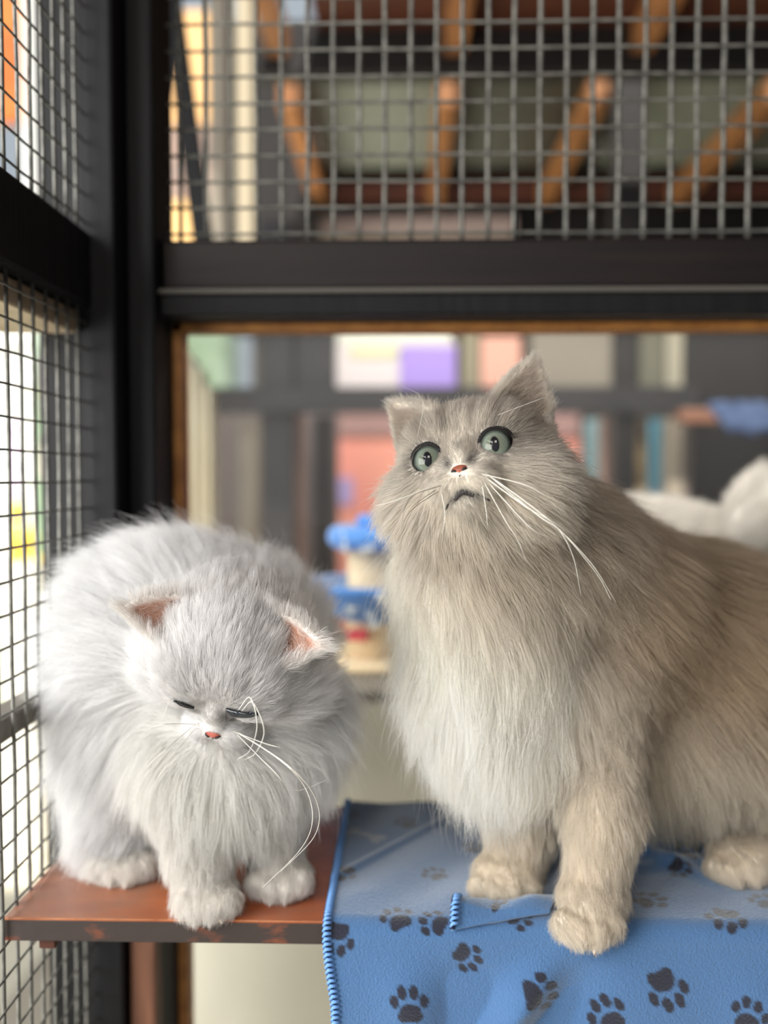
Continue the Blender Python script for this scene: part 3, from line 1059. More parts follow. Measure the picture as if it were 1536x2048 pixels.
def bez(pts, n=14):
    pts = [np.array(p, float) for p in pts]
    if len(pts) == 2: pts = [pts[0], (pts[0] + pts[1]) / 2, pts[1]]
    P_ = [2 * pts[0] - pts[1]] + pts + [2 * pts[-1] - pts[-2]]
    out = []
    for i in range(1, len(P_) - 2):
        p0, p1, p2, p3 = P_[i - 1:i + 3]
        for k in range(n):
            t = k / n
            out.append(0.5 * ((2 * p1) + (-p0 + p2) * t + (2 * p0 - 5 * p1 + 4 * p2 - p3) * t * t + (-p0 + 3 * p1 - 3 * p2 + p3) * t ** 3))
    out.append(pts[-1])
    return out


def whisker(root, pts, r=0.00033, m=None):
    c = bez(pts)
    n = len(c)
    bm = bmesh.new()
    add_tube(bm, c, [r * (1 - 0.8 * (i / n) ** 1.5) for i in range(n)], 6)
    return bm_obj('whisker', bm, m or M_WHISK, root, True)


# ================================================================== the cats
def PZ(px, d, z):
    """point at distance d and height z under pixel column px"""
    return np.array([float(P(px, 950 + (ZC - z) / d * FPX, d)[0]), d, z])


def fu(l, comb, lift=0.4, c0=(226, 222, 212), c1=(240, 238, 232), dens=1.0):
    c = np.array(comb, float); c /= np.linalg.norm(c)
    return dict(len=l, comb=c, lift=lift, c0=c0, c1=c1, dens=dens)


# ---------- right cat: silver-shaded, looking up
HR = Head([[0.941, -0.319, -0.112], [-0.265, -0.903, 0.338], [0.209, 0.288, 0.934]], [0.0446, 0.5651, 0.0012 + ZC])
u_, s_, vt_ = np.linalg.svd(HR.M); HR.M = u_ @ vt_
SIL0, SIL1 = (184, 164, 138), (194, 174, 148)      # silver-buff back coat
CRM0, CRM1 = (248, 245, 236), (249, 247, 240)      # cream chest
fh = fu(14, (0.2, 0.5, 0.4), 0.35, (220, 213, 201), (227, 220, 208))
fear = fu(4, (0.1, 0.2, 0.9), 0.2, (222, 214, 202), (236, 230, 220), 2.2)
pr = head_prims(HR, fh, {'ear': fear}, (-51, -2, 61), (47, -8, 71), ear_fw=(0.45, 1, 0))
fruff = fu(48, (-0.15, -0.35, -1), 0.42, CRM0, CRM1)
fchest = fu(56, (-0.10, -0.25, -1), 0.38, CRM0, CRM1)
fneck = fu(34, (0.65, 0.3, -0.75), 0.35, (206, 194, 176), (206, 192, 172))
fbody = fu(38, (0.75, 0.10, -0.75), 0.30, SIL0, SIL1)
fback = fu(34, (0.95, 0.15, -0.25), 0.30, (154, 132, 104), (148, 126, 98))
fbelly = fu(44, (0.25, -0.05, -1), 0.35, (222, 212, 194), (230, 222, 206))
fleg = fu(15, (0.02, -0.1, -1), 0.30, (214, 204, 188), (222, 212, 196), 1.3)
fpaw = fu(7, (0, -0.9, -0.35), 0.35, (224, 214, 198), (232, 224, 210), 2.0)
pr += [
    Prim('c', HR.w(0, -12, -14), P(1010, 1130, .612), (44, 50), fneck, 0.020),
    Prim('e', P(955, 1120, .600), (46, 40, 42), None, fruff, 0.020),
    Prim('e', P(985, 1285, .612), (50, 44, 62), None, fchest, 0.025),
    Prim('e', P(1030, 1430, .622), (46, 40, 45), None, fchest, 0.025),
    Prim('e', P(1110, 1085, .625), (44, 42, 42), None, fneck, 0.025),
    Prim('e', P(1195, 1225, .655), (66, 56, 72), None, fbody, 0.03),
    Prim('e', P(1390, 1320, .690), (84, 60, 82), None, fbody, 0.03),
    Prim('e', P(1340, 1225, .690), (80, 42, 46), rotm(0, 16, 0), fback, 0.03),
    Prim('e', P(1640, 1370, .700), (90, 62, 84), None, fbody, 0.03),
    Prim('e', P(1350, 1480, .670), (74, 46, 42), None, fbelly, 0.03),
    Prim('c', P(1165, 1380, .625), P(1205, 1620, .592), (38, 23), fleg, 0.02),
    Prim('c', P(1205, 1620, .592), P(1188, 1790, .585), (22, 18), fleg, 0.012),
    Prim('e', PZ(1180, .574, SH + .0165), (20, 19, 13), rotm(16, 0, 8), fpaw, 0.010),
    Prim('c', P(1040, 1440, .640), P(1040, 1650, .630), (32, 20), fleg, 0.02),
    Prim('c', P(1040, 1650, .630), P(1030, 1745, .626), (20, 17), fleg, 0.012),
    Prim('e', PZ(1010, .612, SH + .0165), (21, 21, 12.5), rotm(0, 0, 18), fpaw, 0.010),
    Prim('c', P(1580, 1450, .690), P(1555, 1690, .665), (50, 24), fbelly, 0.025),
    Prim('e', PZ(1490, .640, SH + .017), (24, 26, 13), rotm(0, 0, 20), fpaw, 0.012),
]
for (px, d, dz) in [(1132, .561, .006), (1158, .556, .0035), (1190, .556, .0035), (1218, .562, .006)]:
    pr.append(Prim('e', PZ(px, d, SH + dz), (8.5, 8, 10), rotm(20, 0, 0), fpaw, 0.003))
for (px, d) in [(965, .600), (990, .596), (1022, .596), (1052, .600)]:
    pr.append(Prim('e', PZ(px, d, SH + .012), (8.5, 10, 8), None, fpaw, 0.003))
for (px, d) in [(1438, .630), (1466, .624), (1500, .624), (1532, .628)]:
    pr.append(Prim('e', PZ(px, d, SH + .013), (9, 11, 8.5), None, fpaw, 0.003))


def dark_r(q, rr, ed):
    x, y, z = q.T
    fore = sm01(z, 4, 30) * 0.55
    st = 0.0
    for x0, wd, a in ((-8, 2.4, 1.0), (8, 2.4, 1.0), (0, 1.4, .4), (-21, 3.2, .7), (21, 3.2, .7), (-33, 4, .5), (33, 4, .5)):
        st = st + a * np.exp(-((x - x0 * (1 + 0.012 * (z - 15))) / wd) ** 2) * sm01(z, 8, 22)
    eye = 0.75 * np.exp(-np.maximum(ed - EYE_R, 0) / 4.0)
    cheek = 0.25 * sm01(np.abs(x), 26, 46) * (0.5 + 0.5 * np.sin(z * 0.35))
    br = 0.5 * np.exp(-((np.abs(x) - 7) / 4) ** 2 - ((z - 2) / 8) ** 2)
    under = 0.55 * np.exp(-((np.abs(x) - 16) / 7) ** 2 - ((z + 12) / 4) ** 2)
    return fore * 0.45 + st + eye + cheek + br + under


def mask_r(q, rr, ed):
    x, y, z = q.T
    lip = np.exp(-((np.abs(x) - 3) / 6.5) ** 2 - ((z + 25.5 + 0.45 * np.abs(x)) / 2.6) ** 2)
    inner = np.exp(-((np.abs(x) - 8.5) / 3.0) ** 2 - ((z + 5) / 4.5) ** 2) * 0.7 + np.exp(-(x / 3.0) ** 2 - ((z - 4) / 4.5) ** 2) * 0.45
    rim = np.exp(-np.maximum(ed - EYE_R + 0.2, 0) / 1.5)
    nosew = 0.75 * np.exp(-((np.abs(x) - 6) / 2) ** 2 - ((z + 7) / 3) ** 2)
    return np.clip(lip + inner + rim + nosew, 0, 0.92)


style_r = dict(cheek=16, dark=dark_r, mask=mask_r, tip=(132, 118, 105), nose=(178, 92, 66), ear_in=(150, 132, 118), ear_hair=(186, 174, 160), ear_bald=0.3, tuft=0.0045)
cat_r = build_cat('cat', pr, HR, style_r, NSTR_R if 'NSTR_R' in globals() else 230000, 0.0022, 0.000105,
                  'large cream long-haired cat standing on the blue blanket and looking up', 11, floor=(SH + 0.0052, 0.5665))
for E_ in EYE:
    c = HR.w(*E_)
    g = 0.55 * HR.M[:, 1] + 0.6 * (CO - c) / np.linalg.norm(CO - c)
    add_eye(cat_r, HR, E_, g, HR.M[:, 2])
add_nose(cat_r, HR, M_NOSE)
# mouth line
bm = bmesh.new()
for s in (-1, 1):
    add_tube(bm, bez([HR.w(0, 47.3, -18), HR.w(s * 3.0, 45.6, -24.5), HR.w(s * 8, 43.3, -28), HR.w(s * 13.5, 38.4, -32)], 6), [0.0005] * 6 + [0.0009] * 7 + [0.0006] * 5 + [0.0003], 6)
add_tube(bm, bez([HR.w(-5.5, 42.6, -28), HR.w(0, 45.0, -25.6), HR.w(5.5, 42.6, -28)], 6), 0.0020, 8)
bm_obj('mouth', bm, M_LIP, cat_r, True)
wr = [((10, 48, -17), (1045, 968, .50), (1089, 990, .495)),
      ((14, 47, -20), (1050, 1012, .50), (1109, 1049, .50), (1145, 1110, .505), (1162, 1190, .515)),
      ((15, 47, -18), (1060, 1010, .50), (1116, 1056, .50), (1185, 1130, .505), (1232, 1205, .515)),
      ((13, 47, -22), (1010, 1040, .50), (1035, 1080, .50), (1052, 1122, .50)),
      ((16, 46, -19), (1075, 1030, .50), (1125, 1065, .50), (1195, 1150, .51), (1222, 1200, .515)),
      ((14, 47, -21), (1045, 1040, .50), (1075, 1065, .50), (1105, 1078, .505)),
      ((12, 47, -24), (972, 1020, .51), (975, 1055, .51)),
      ((-10, 48, -18), (820, 990, .51), (785, 1003, .51), (748, 1012, .515)),
      ((-12, 47, -24), (890, 1030, .51), (884, 1070, .51))]
for w_ in wr:
    whisker(cat_r, [HR.w(*w_[0])] + [P(*p) for p in w_[1:]], 0.00034 if len(w_) > 4 else 0.00026)
for w_ in [((-11, 48, -20), (828, 990, .505), (810, 1015, .505), (804, 1050, .505)), ((-13, 46, -22), (838, 1008, .51), (815, 1030, .51), (802, 1058, .51)),
           ((-14, 45, -20), (842, 1000, .51), (822, 1016, .51))]:
    whisker(cat_r, [HR.w(*w_[0])] + [P(*p) for p in w_[1:]], 0.0002, M_WHISKD)
for tri in [((-24, 40, 16), (845, 800, .52), (800, 770, .52)), ((26, 40, 18), (1075, 800, .52), (1110, 790, .525))]:
    whisker(cat_r, [HR.w(*tri[0])] + [P(*p) for p in tri[1:]], 0.00007)
bm = bmesh.new()
add_tube(bm, [PZ(1188, .5495, SH - .0015), PZ(1189, .5475, SH - .0045), PZ(1188, .547, SH - .008)], [0.0016, 0.0011, 0.0003], 6)
bm_obj('claw', bm, M_CLAW, cat_r, True)

# ---------- left cat: white, head bowed
HL = Head([[0.984, -0.172, 0.054], [-0.043, -0.515, -0.856], [-0.175, -0.84, 0.514]], [-0.1117, 0.5702, -0.1135 + ZC])
u_, s_, vt_ = np.linalg.svd(HL.M); HL.M = u_ @ vt_
WH0, WH1 = (228, 227, 226), (241, 241, 242)
gh = fu(18, (0.1, 0.7, 0.6), 0.35, (226, 224, 222), (238, 237, 238))
gear = fu(7, (0.0, 0.1, 0.9), 0.3, (225, 220, 215), (238, 235, 232), 1.5)
pl = head_prims(HL, gh, {'ear': gear}, (-60, 0, 45), (60, 0, 43), ear_fw=(-0.15, 0.45, 0.85), ear_base=(31, -4, 29), ear_w=16, mz=(3, -4), squint=True)
gback = fu(42, (-0.45, 0.25, 0.25), 0.45, WH0, WH1)
gside = fu(44, (-0.35, 0.0, -0.9), 0.42, WH0, WH1)
gruff = fu(46, (0.35, -0.2, -0.9), 0.48, WH0, WH1)
gchest = fu(50, (0.05, -0.3, -1), 0.36, (232, 230, 222), (242, 241, 236))
gnape = fu(32, (0.15, 0.5, 0.6), 0.55, WH0, WH1)
gleg = fu(15, (0, -0.1, -1), 0.3, (226, 222, 216), (238, 235, 230), 1.2)
gpaw = fu(7, (0, -0.9, -0.4), 0.35, (230, 226, 220), (240, 237, 232), 1.8)
pl += [
    Prim('e', P(492, 1250, .632), (44, 40, 32), None, gnape, 0.022),
    Prim('e', P(526, 1415, .630), (44, 40, 52), None, gruff, 0.025),
    Prim('e', P(440, 1500, .615), (46, 36, 46), None, gchest, 0.025),
    Prim('e', P(400, 1290, .660), (62, 52, 62), None, gback, 0.03),
    Prim('e', P(320, 1250, .672), (58, 50, 52), None, gback, 0.03),
    Prim('e', P(258, 1365, .668), (44, 48, 70), None, gside, 0.03),
    Prim('e', P(380, 1480, .655), (52, 44, 40), None, gside, 0.03),
    Prim('c', P(262, 1500, .665), P(240, 1660, .660), (38, 24), gside, 0.02),
    Prim('e', P(252, 1722, .648), (21, 26, 13), rotm(0, 0, -8), gpaw, 0.012),
    Prim('c', P(385, 1530, .620), P(398, 1700, .603), (30, 19), gleg, 0.018),
    Prim('c', P(398, 1700, .603), P(405, 1765, .600), (19, 17), gleg, 0.010),
    Prim('e', P(415, 1790, .5925), (18.5, 21, 13), rotm(0, 0, 6), gpaw, 0.010),
    Prim('c', P(530, 1540, .632), P(548, 1690, .626), (28, 18), gleg, 0.018),
    Prim('e', P(562, 1752, .618), (20, 21, 12.5), rotm(0, 0, 10), gpaw, 0.010),
]
for (px, py, d) in [(372, 1800, .582), (396, 1812, .578), (428, 1815, .577), (455, 1804, .581)]:
    pl.append(Prim('e', P(px, py, d), (8, 10, 8), None, gpaw, 0.003))
for (px, py, d) in [(520, 1763, .607), (545, 1773, .603), (574, 1773, .603), (600, 1762, .607)]:
    pl.append(Prim('e', P(px, py, d), (8, 10, 8), None, gpaw, 0.003))
for (px, py, d) in [(205, 1728, .634), (232, 1738, .629), (262, 1740, .628), (290, 1730, .633)]:
    pl.append(Prim('e', P(px, py, d), (8.5, 11, 8), None, gpaw, 0.003))


def dark_l(q, rr, ed):
    x, y, z = q.T
    br = 0.35 * np.exp(-((np.abs(x) - 6) / 4) ** 2 - ((z - 1) / 7) ** 2)
    st = 0.30 * np.exp(-((x - 17) / 5) ** 2) * sm01(z, 6, 20)
    eye = 0.35 * np.exp(-np.maximum(ed - EYE_R, 0) / 5.0) * (z < 6)
    return br + st + eye


def mask_l(q, rr, ed):
    x, y, z = q.T
    inner = np.exp(-((x - 10.0) / 4.0) ** 2 - ((z + 5) / 7.0) ** 2) * 1.0 + 0.5 * np.exp(-((np.abs(x) - 21) / 9) ** 2 - ((z + 4.5) / 3) ** 2)
    inner2 = np.exp(-((x + 10.5) / 2.0) ** 2 - ((z + 4) / 3) ** 2) * 0.45
    return np.clip(inner + inner2, 0, 0.9)


style_l = dict(cheek=18, dark=dark_l, mask=mask_l, tip=(150, 142, 138), nose=(196, 112, 96), ear_in=(166, 124, 106), ear_hair=(222, 206, 196), ear_bald=0.85, tuft=0.006, eyesc=2.6, mz=(3, -4))
EYE_KEEP = EYE, EYE_R
EYE = [np.array([-21.5, 30.5, -3.0]), np.array([21.5, 30.5, -3.0])]
EYE_R = 10.0
cat_l = build_cat('cat', pl, HL, style_l, NSTR_L if 'NSTR_L' in globals() else 200000, 0.0022, 0.000105,
                  'fluffy white cat standing on bare shelf wood with its head bowed', 23, floor=(SH + 0.0004, YF))


def on_surface(root, pts, lift=0.0):
    """the points of the body's skin seen at these photo pixels"""
    from mathutils.bvhtree import BVHTree
    me = root.data
    bv = BVHTree.FromPolygons([v.co for v in me.vertices], [p.vertices for p in me.polygons])
    out = []
    for px, py in pts:
        d = Vector(P(px, py, 1.0) - CO).normalized()
        h = bv.ray_cast(Vector(CO), d)
        out.append(np.array(h[0] + h[1] * lift - d * lift * 0.5))
    return out


def slit_eye(root, upper, lower):
    """half-closed eye: a dark glossy sliver between two lids with a lash line"""
    U_ = on_surface(root, upper, 0.0012); L_ = on_surface(root, lower, 0.0012)
    U_, L_ = bez(U_, 6), bez(L_, 6)
    bm = bmesh.new(); rows = []
    for a_, b_ in zip(U_, L_):
        out = (CO - a_); out /= np.linalg.norm(out)
        rows.append([bm.verts.new(a_ * (1 - t) + b_ * t + out * 0.0012 * math.sin(math.pi * t)) for t in np.linspace(0, 1, 7)])
    for a_, b_ in zip(rows, rows[1:]):
        for k in range(6): bm.faces.new((a_[k], a_[k + 1], b_[k + 1], b_[k]))
    eye = bm_obj('eye', bm, M_SLIT, root, True)
    eye.modifiers.new('thick', 'SOLIDIFY').thickness = 0.0012
    bm = bmesh.new(); nU = len(U_); add_tube(bm, U_, [0.0003 + 0.0006 * math.sin(math.pi * i / (nU - 1)) for i in range(nU)], 6); add_tube(bm, L_, 0.00035, 6)
    bm_obj('eyelid', bm, M_LID, eye, True)
    return eye


M_SLIT = mat('dark_glossy_eye', (30, 36, 42), 0.12, spec=0.8)
slit_eye(cat_l, [(455, 1413), (472, 1419), (492, 1424), (515, 1424)], [(454, 1438), (470, 1430), (493, 1430), (515, 1426)])
slit_eye(cat_l, [(350, 1397), (363, 1403), (376, 1408), (388, 1412)], [(350, 1399), (362, 1408), (375, 1412), (388, 1414)])
add_nose(cat_l, HL, M_NOSE2, f0=51.3, c=(0, -16.4), sc=1.0)
bm = bmesh.new()
for s in (-1, 1):
    add_tube(bm, bez([HL.w(0, 49, -22), HL.w(s * 4, 48, -28), HL.w(s * 9, 45, -31)], 6), 0.0006, 6)
bm_obj('mouth', bm, M_LIP, cat_l, True)
wl = [((18, 40, 18), (500, 1395, .50), (514, 1450, .495), (500, 1500, .495), (474, 1519, .50)),
      ((20, 40, 17), (505, 1405, .50), (528, 1460, .495), (512, 1505, .495), (488, 1520, .50)),
      ((13, 44, -20), (560, 1520, .50), (610, 1575, .505), (625, 1640, .51), (600, 1700, .52), (525, 1775, .53)),
      ((14, 44, -19), (575, 1530, .50), (632, 1600, .51), (630, 1670, .52), (560, 1745, .53)),
      ((12, 44, -22), (545, 1540, .50), (590, 1580, .51), (655, 1560, .52)),
      ((12, 45, -17), (540, 1490, .50), (600, 1500, .51)),
      ((-12, 45, -17), (335, 1448, .50), (296, 1456, .51)),
      ((-13, 44, -20), (330, 1500, .50), (286, 1540, .51)),
      ((-12, 44, -22), (340, 1520, .50), (300, 1580, .51)),
      ((-20, 40, 16), (340, 1400, .51), (325, 1440, .51))]
for w_ in wl:
    whisker(cat_l, [HL.w(*w_[0])] + [P(*p) for p in w_[1:]], 0.0003 if len(w_) > 4 else 0.00022)
bm = bmesh.new()
add_tube(bm, [P(436, 1832, .571), P(440, 1840, .568), P(444, 1848, .567)], [0.0013, 0.0009, 0.0003], 6)
bm_obj('claw', bm, M_CLAW, cat_l, True)
EYE, EYE_R = EYE_KEEP

# ---------- third cat beyond the pane: only back and haunch show
ZP = float(P(810, 1378, 0.99)[2])
hb = fu(24, (0.5, 0.2, 0.2), 0.5, (226, 222, 216), (236, 232, 226))
HB = Head(np.eye(3), P(1700, 900, 1.10))
pb = [Prim('e', P(1290, 1085, 1.06), (70, 60, 48), None, hb, 0.03),
      Prim('e', P(1230, 1180, 1.06), (62, 60, 80), None, hb, 0.03),
      Prim('e', P(1420, 1190, 1.08), (80, 60, 78), None, hb, 0.03),
      Prim('e', P(1400, 1100, 1.06), (50, 45, 40), None, hb, 0.03),
      Prim('e', P(1560, 1130, 1.06), (66, 55, 80), None, hb, 0.03),
      Prim('e', P(1550, 1030, 1.03), (48, 44, 50), None, hb, 0.02),
      Prim('e', P(1500, 1060, 1.01), (24, 24, 26), None, hb, 0.02),
      Prim('c', P(1230, 1250, 1.06), (P(1230, 1250, 1.06)[0], 1.06, ZP + 0.03), (36, 24), hb, 0.03),
      Prim('c', P(1560, 1250, 1.06), (P(1560, 1250, 1.06)[0], 1.06, ZP + 0.03), (36, 24), hb, 0.03),
      Prim('e', (P(1220, 1250, 1.06)[0], 1.03, ZP + 0.014), (24, 34, 14), None, hb, 0.02),
      Prim('e', (P(1550, 1250, 1.06)[0], 1.03, ZP + 0.014), (24, 34, 14), None, hb, 0.02)]
style_b = dict(cheek=0, dark=lambda q, r, e: 0 * r, mask=lambda q, r, e: 0 * r, tip=(200, 190, 180), nose=(0, 0, 0), ear_in=(0, 0, 0), ear_hair=(0, 0, 0))
cat_b = build_cat('cat', pb, HB, style_b, 30000, 0.005, 0.00022,
                  'blurred white cat behind the window pane, only its back showing', 31)

# ------------------------------------------------------------------ beyond the pane: ledge, cat tree, sheds
ledge = box_obj('low_wall', (-0.32, 0.99, 0.0), (1.6, 1.36, ZP - 0.012), M_CREAM, bevel=0.002)
tag(ledge, 'cream painted low wall behind the window pane', 'low wall')
setpar(box_obj('ledge_cap', (-0.33, 0.98, ZP - 0.012), (1.61, 1.37, ZP), M_GREY, bevel=0.002), ledge)

M_BLUEF = mat('blue_bone_print_cloth', (70, 128, 200), 0.9, sheen=0.4)
M_BONE = mat('white_bone_print', (214, 222, 226), 0.9)
M_SISAL = mat('cream_wrapped_post', (246, 226, 190), 0.8, (232, 208, 168), 60, 0.4, (1, 1, 12))
M_RED = mat('red_plastic', (226, 80, 92), 0.5)


def bone_at(px, py, d, size, rot, parent):
    bm = bmesh.new()
    a = math.radians(rot)
    c = P(px, py, d)
    for (x, z, r) in [(-.8, .3, .32), (-.8, -.3, .32), (.8, .3, .32), (.8, -.3, .32)]:
        X, Z = x * math.cos(a) - z * math.sin(a), x * math.sin(a) + z * math.cos(a)
        res = bmesh.ops.create_icosphere(bm, subdivisions=2, radius=1)
        for v in res['verts']:
            v.co = Vector((c[0] + (X + v.co.x * r) * size, c[1] + v.co.y * 0.0012, c[2] + (Z + v.co.z * r) * size))
    e0 = Vector((c[0] - .8 * size * math.cos(a), c[1], c[2] - .8 * size * math.sin(a)))
    e1 = Vector((c[0] + .8 * size * math.cos(a), c[1], c[2] + .8 * size * math.sin(a)))
    n0 = len(bm.verts)
    add_tube(bm, [e0, e1], 0.25 * size, 8)
    bm.verts.ensure_lookup_table()
    for v in bm.verts[n0:]: v.co.y = c[1] + (v.co.y - c[1]) * 0.15
    return setpar(bm_obj('bone_print', bm, M_BONE, None, True), parent)


DT = 1.06
pc = P(760, 1378, DT + 0.07)
tree = empty('cat_tree', (pc[0], DT + 0.07, ZP), 'cat tree with two blue bone-print perches on a cream post', 'cat tree')
zt_hi = float(P(745, 1105, DT)[2]); zt_lo = float(P(745, 1172, DT)[2])


def lathe(name, prof, cx, cy, m, parent, seg=40, sx=1.0, sy=1.0):
    bm = bmesh.new(); rings = []
    for r, z in prof:
        rings.append([bm.verts.new((cx + sx * r * math.cos(2 * math.pi * k / seg), cy + sy * r * math.sin(2 * math.pi * k / seg), z)) for k in range(seg)])
    for a, b in zip(rings, rings[1:]):
        for k in range(seg): bm.faces.new((a[k], a[(k + 1) % seg], b[(k + 1) % seg], b[k]))
    bm.faces.new(rings[0]); bm.faces.new(rings[-1][::-1])
    return setpar(bm_obj(name, bm, m, None, True), parent)


pm = 1 / FPX * DT
pcx = float(P(752, 1200, DT + .07)[0])
lathe('post', [(0.036, ZP + 0.012), (0.036, zt_hi)], pcx, DT + 0.07, M_SISAL, tree)
lathe('base', [(0.085, ZP + 0.0002), (0.088, ZP + 0.004), (0.085, ZP + 0.012), (0.01, ZP + 0.0125)], pcx, DT + 0.085, M_SISAL, tree)
z0, z1 = float(P(745, 1257, DT)[2]), float(P(745, 1172, DT)[2])
low = lathe('perch', [(0.02, z0), (0.045, z0 + 0.002), (0.066, z0 + 0.014), (0.083, z0 + 0.034), (0.092, z1 - 0.006), (0.090, z1), (0.083, z1 - 0.002), (0.03, z1 - 0.012)],
            pcx + 0.002, DT + 0.065, M_BLUEF, tree)
z0, z1 = float(P(745, 1105, DT)[2]), float(P(745, 1057, DT)[2])
hi_ = lathe('perch', [(0.03, z0), (0.064, z0 + 0.001), (0.072, z0 + 0.008), (0.0735, (z0 + z1) / 2), (0.071, z1 - 0.005), (0.064, z1), (0.02, z1 - 0.003)],
            pcx + 0.012, DT + 0.065, M_BLUEF, tree)
setpar(px_box('back_rest', 713, 1030, 800, 1060, DT + 0.05, 0.03, M_BLUEF, None, 0.005), tree)
for (px, py, dd, s, r) in [(712, 1215, DT - 0.008, 0.011, 25), (672, 1190, DT + 0.012, 0.007, 60), (745, 1240, DT - 0.014, 0.009, 110), (690, 1092, DT + 0.009, 0.007, 80),
                           (692, 1068, DT + 0.012, 0.005, 10), (735, 1098, DT - 0.007, 0.007, 20), (770, 1200, DT - 0.027, 0.009, 150)]:
    bone_at(px, py, dd, s, r, tree)
lz = float(P(715, 1284, DT)[2])
rt = px_box('cat_toy', 694, 1262, 736, 1283, DT + 0.02, 0.02, M_RED, None, 0.003)
tag(rt, 'small red block hanging under the lower blue perch', 'toy')
bm = bmesh.new()
add_tube(bm, [P(715, 1262, DT + 0.03), P(715, 1250, DT + 0.03)], 0.001, 6)
setpar(bm_obj('cord', bm, M_RED), rt)
# tan board behind the cat tree
tb = px_box('tan_board', 600, 1283, 1000, 1378, 1.30, 0.02, mat('tan_board', (222, 200, 170), 0.7, (210, 186, 156), 4), None, 0.002)
tag(tb, 'tan upright board on the ledge behind the cat tree', 'board')


def timber(name, x0, y0, x1, y1, d, th, m, label, cat='timber', group=None):
    o = px_box(name, x0, y0, x1, y1, d, th, m)
    return tag(o, label, cat, group)


FL_ = lambda d: 950 + ZC / d * FPX   # pixel row of the floor at distance d
F3, F24 = FL_(3.0), FL_(2.44)
M_PINKISH = mat('pinkish_brown_timber', (156, 128, 116), 0.6, (136, 110, 100), 6)
M_BEIGET = mat('beige_timber', (160, 150, 134), 0.6, (142, 132, 118), 6)


def post(x0, x1, ytop, d, m, label, th=0.06):
    a, b = P(x0, ytop, d), P(x1, ytop, d)
    o = box_obj('timber_post', (a[0], d, 0.0), (b[0], d + th, a[2]), m, None, 0.004)
    return tag(o, label, 'post')


post(518, 585, 440, 2.40, M_DARK, 'thick charcoal post between the two narrow lighter posts')
post(478, 514, 840, 2.60, M_BEIGET, 'narrow beige post left of the thick charcoal post')
post(586, 606, 800, 2.55, M_PINKISH, 'narrow pinkish brown post right of the thick charcoal post')
post(626, 668, 830, 2.70, M_DARK, 'short dark post left of the pink glowing wall')
post(1230, 1277, 640, 2.40, M_BLACK, 'black post behind the right cat, right of the beige panel')
post(1206, 1232, 832, 2.50, M_PINKISH, 'pinkish brown post beside the narrow pale blue panel')
post(1337, 1368, 835, 2.30, M_BEIGET, 'whitish post right of the bright blue panel')
timber('crossbeam', 345, 772, 1400, 826, 2.36, 0.05, M_DARK, 'long charcoal crossbeam running behind both cats', 'beam')
timber('crossbeam', 1360, 817, 1600, 846, 2.20, 0.05, M_BROWN, 'short brown rail at the far right below the black panel', 'beam')
timber('dark_board', 1371, 560, 1760, 810, 2.412, 0.03, M_BLACK, 'large black panel at the upper right of the window', 'panel')
timber('dark_board', 1371, 840, 1760, F24, 2.44, 0.03, M_BLACK, 'large black panel at the right below the brown rail', 'panel')
timber('dark_board', 590, 600, 668, 790, 2.412, 0.03, M_DARK, 'dark grey panel left of the purple sign', 'panel')
timber('dark_board', 606, 828, 676, FL_(2.8), 2.80, 0.03, mat('mauve_grey_panel', (128, 116, 116), .7), 'mauve grey panel left of the pink glowing wall', 'panel')
timber('dark_board', 430, 800, 518, FL_(2.95), 2.95, 0.03, mat('taupe_panel', (112, 103, 100), .7), 'taupe panel behind the narrow beige post', 'panel')
timber('grey_board', 1062, 640, 1226, 790, 2.412, 0.03, mat('greige_panel', (150, 142, 128), .7, (138, 130, 118), 2), 'wide beige grey panel above the standing cat head', 'panel')
timber('grey_board', 1278, 640, 1330, 790, 2.412, 0.03, mat('olive_grey_panel', (112, 110, 94), .7), 'narrow olive grey panel right of the black post', 'panel')
timber('grey_board', 1332, 640, 1368, 790, 2.412, 0.03, mat('pale_olive_panel', (176, 170, 150), .7), 'narrow pale panel at the edge of the black panel', 'panel')
timber('blue_board', 1165, 838, 1212, F3, 3.00, 0.03, mat('pale_blue_panel', (138, 172, 180), .7), 'narrow pale blue panel just behind the right cat cheek', 'panel')
timber('blue_board', 1293, 838, 1340, F3, 3.00, 0.03, mat('bright_blue_panel', (92, 160, 186), .7), 'bright blue panel left of the whitish post', 'panel')
# tan lantern-like object
bm = bmesh.new()
c = P(1264, 905, 2.5)
for (z0_, z1_, r0_, r1_) in [(0.0005 - c[2], -0.09, .040, .040), (-0.09, 0.07, .040, .034), (0.07, 0.10, .034, .012)]:
    add_tube(bm, [(c[0], 2.5, c[2] + z0_), (c[0], 2.5, c[2] + z1_)], [r0_, r1_], 16)
o = bm_obj('tan_post', bm, mat('tan_cardboard', (218, 190, 138), .7), None, True)
tag(o, 'tan round-topped post standing between the two blue panels', 'post')
# patterned blue cloth at the right
bm = bmesh.new()
a, b = P(1462, 872, 1.9), P(1580, 800, 1.9)
nx = 20
for side in range(1):
    vs = [[bm.verts.new((a[0] + (b[0] - a[0]) * i / nx, 1.9 + 0.015 * math.sin(i * 0.9) + 0.02 * j, a[2] + (b[2] - a[2]) * j / 8 + 0.006 * math.sin(i * .7) * (j == 0))) for j in range(9)] for i in range(nx + 1)]
for i in range(nx):
    for j in range(8): bm.faces.new((vs[i][j], vs[i + 1][j], vs[i + 1][j + 1], vs[i][j + 1]))
o = bm_obj('blue_cloth', bm, mat('mottled_blue_cloth', (22, 42, 76), .9, (60, 78, 110), 30), None, True)
o.modifiers.new('thick', 'SOLIDIFY').thickness = 0.012
tag(o, 'mottled blue cloth hanging at the far right over the brown rail', 'cloth')

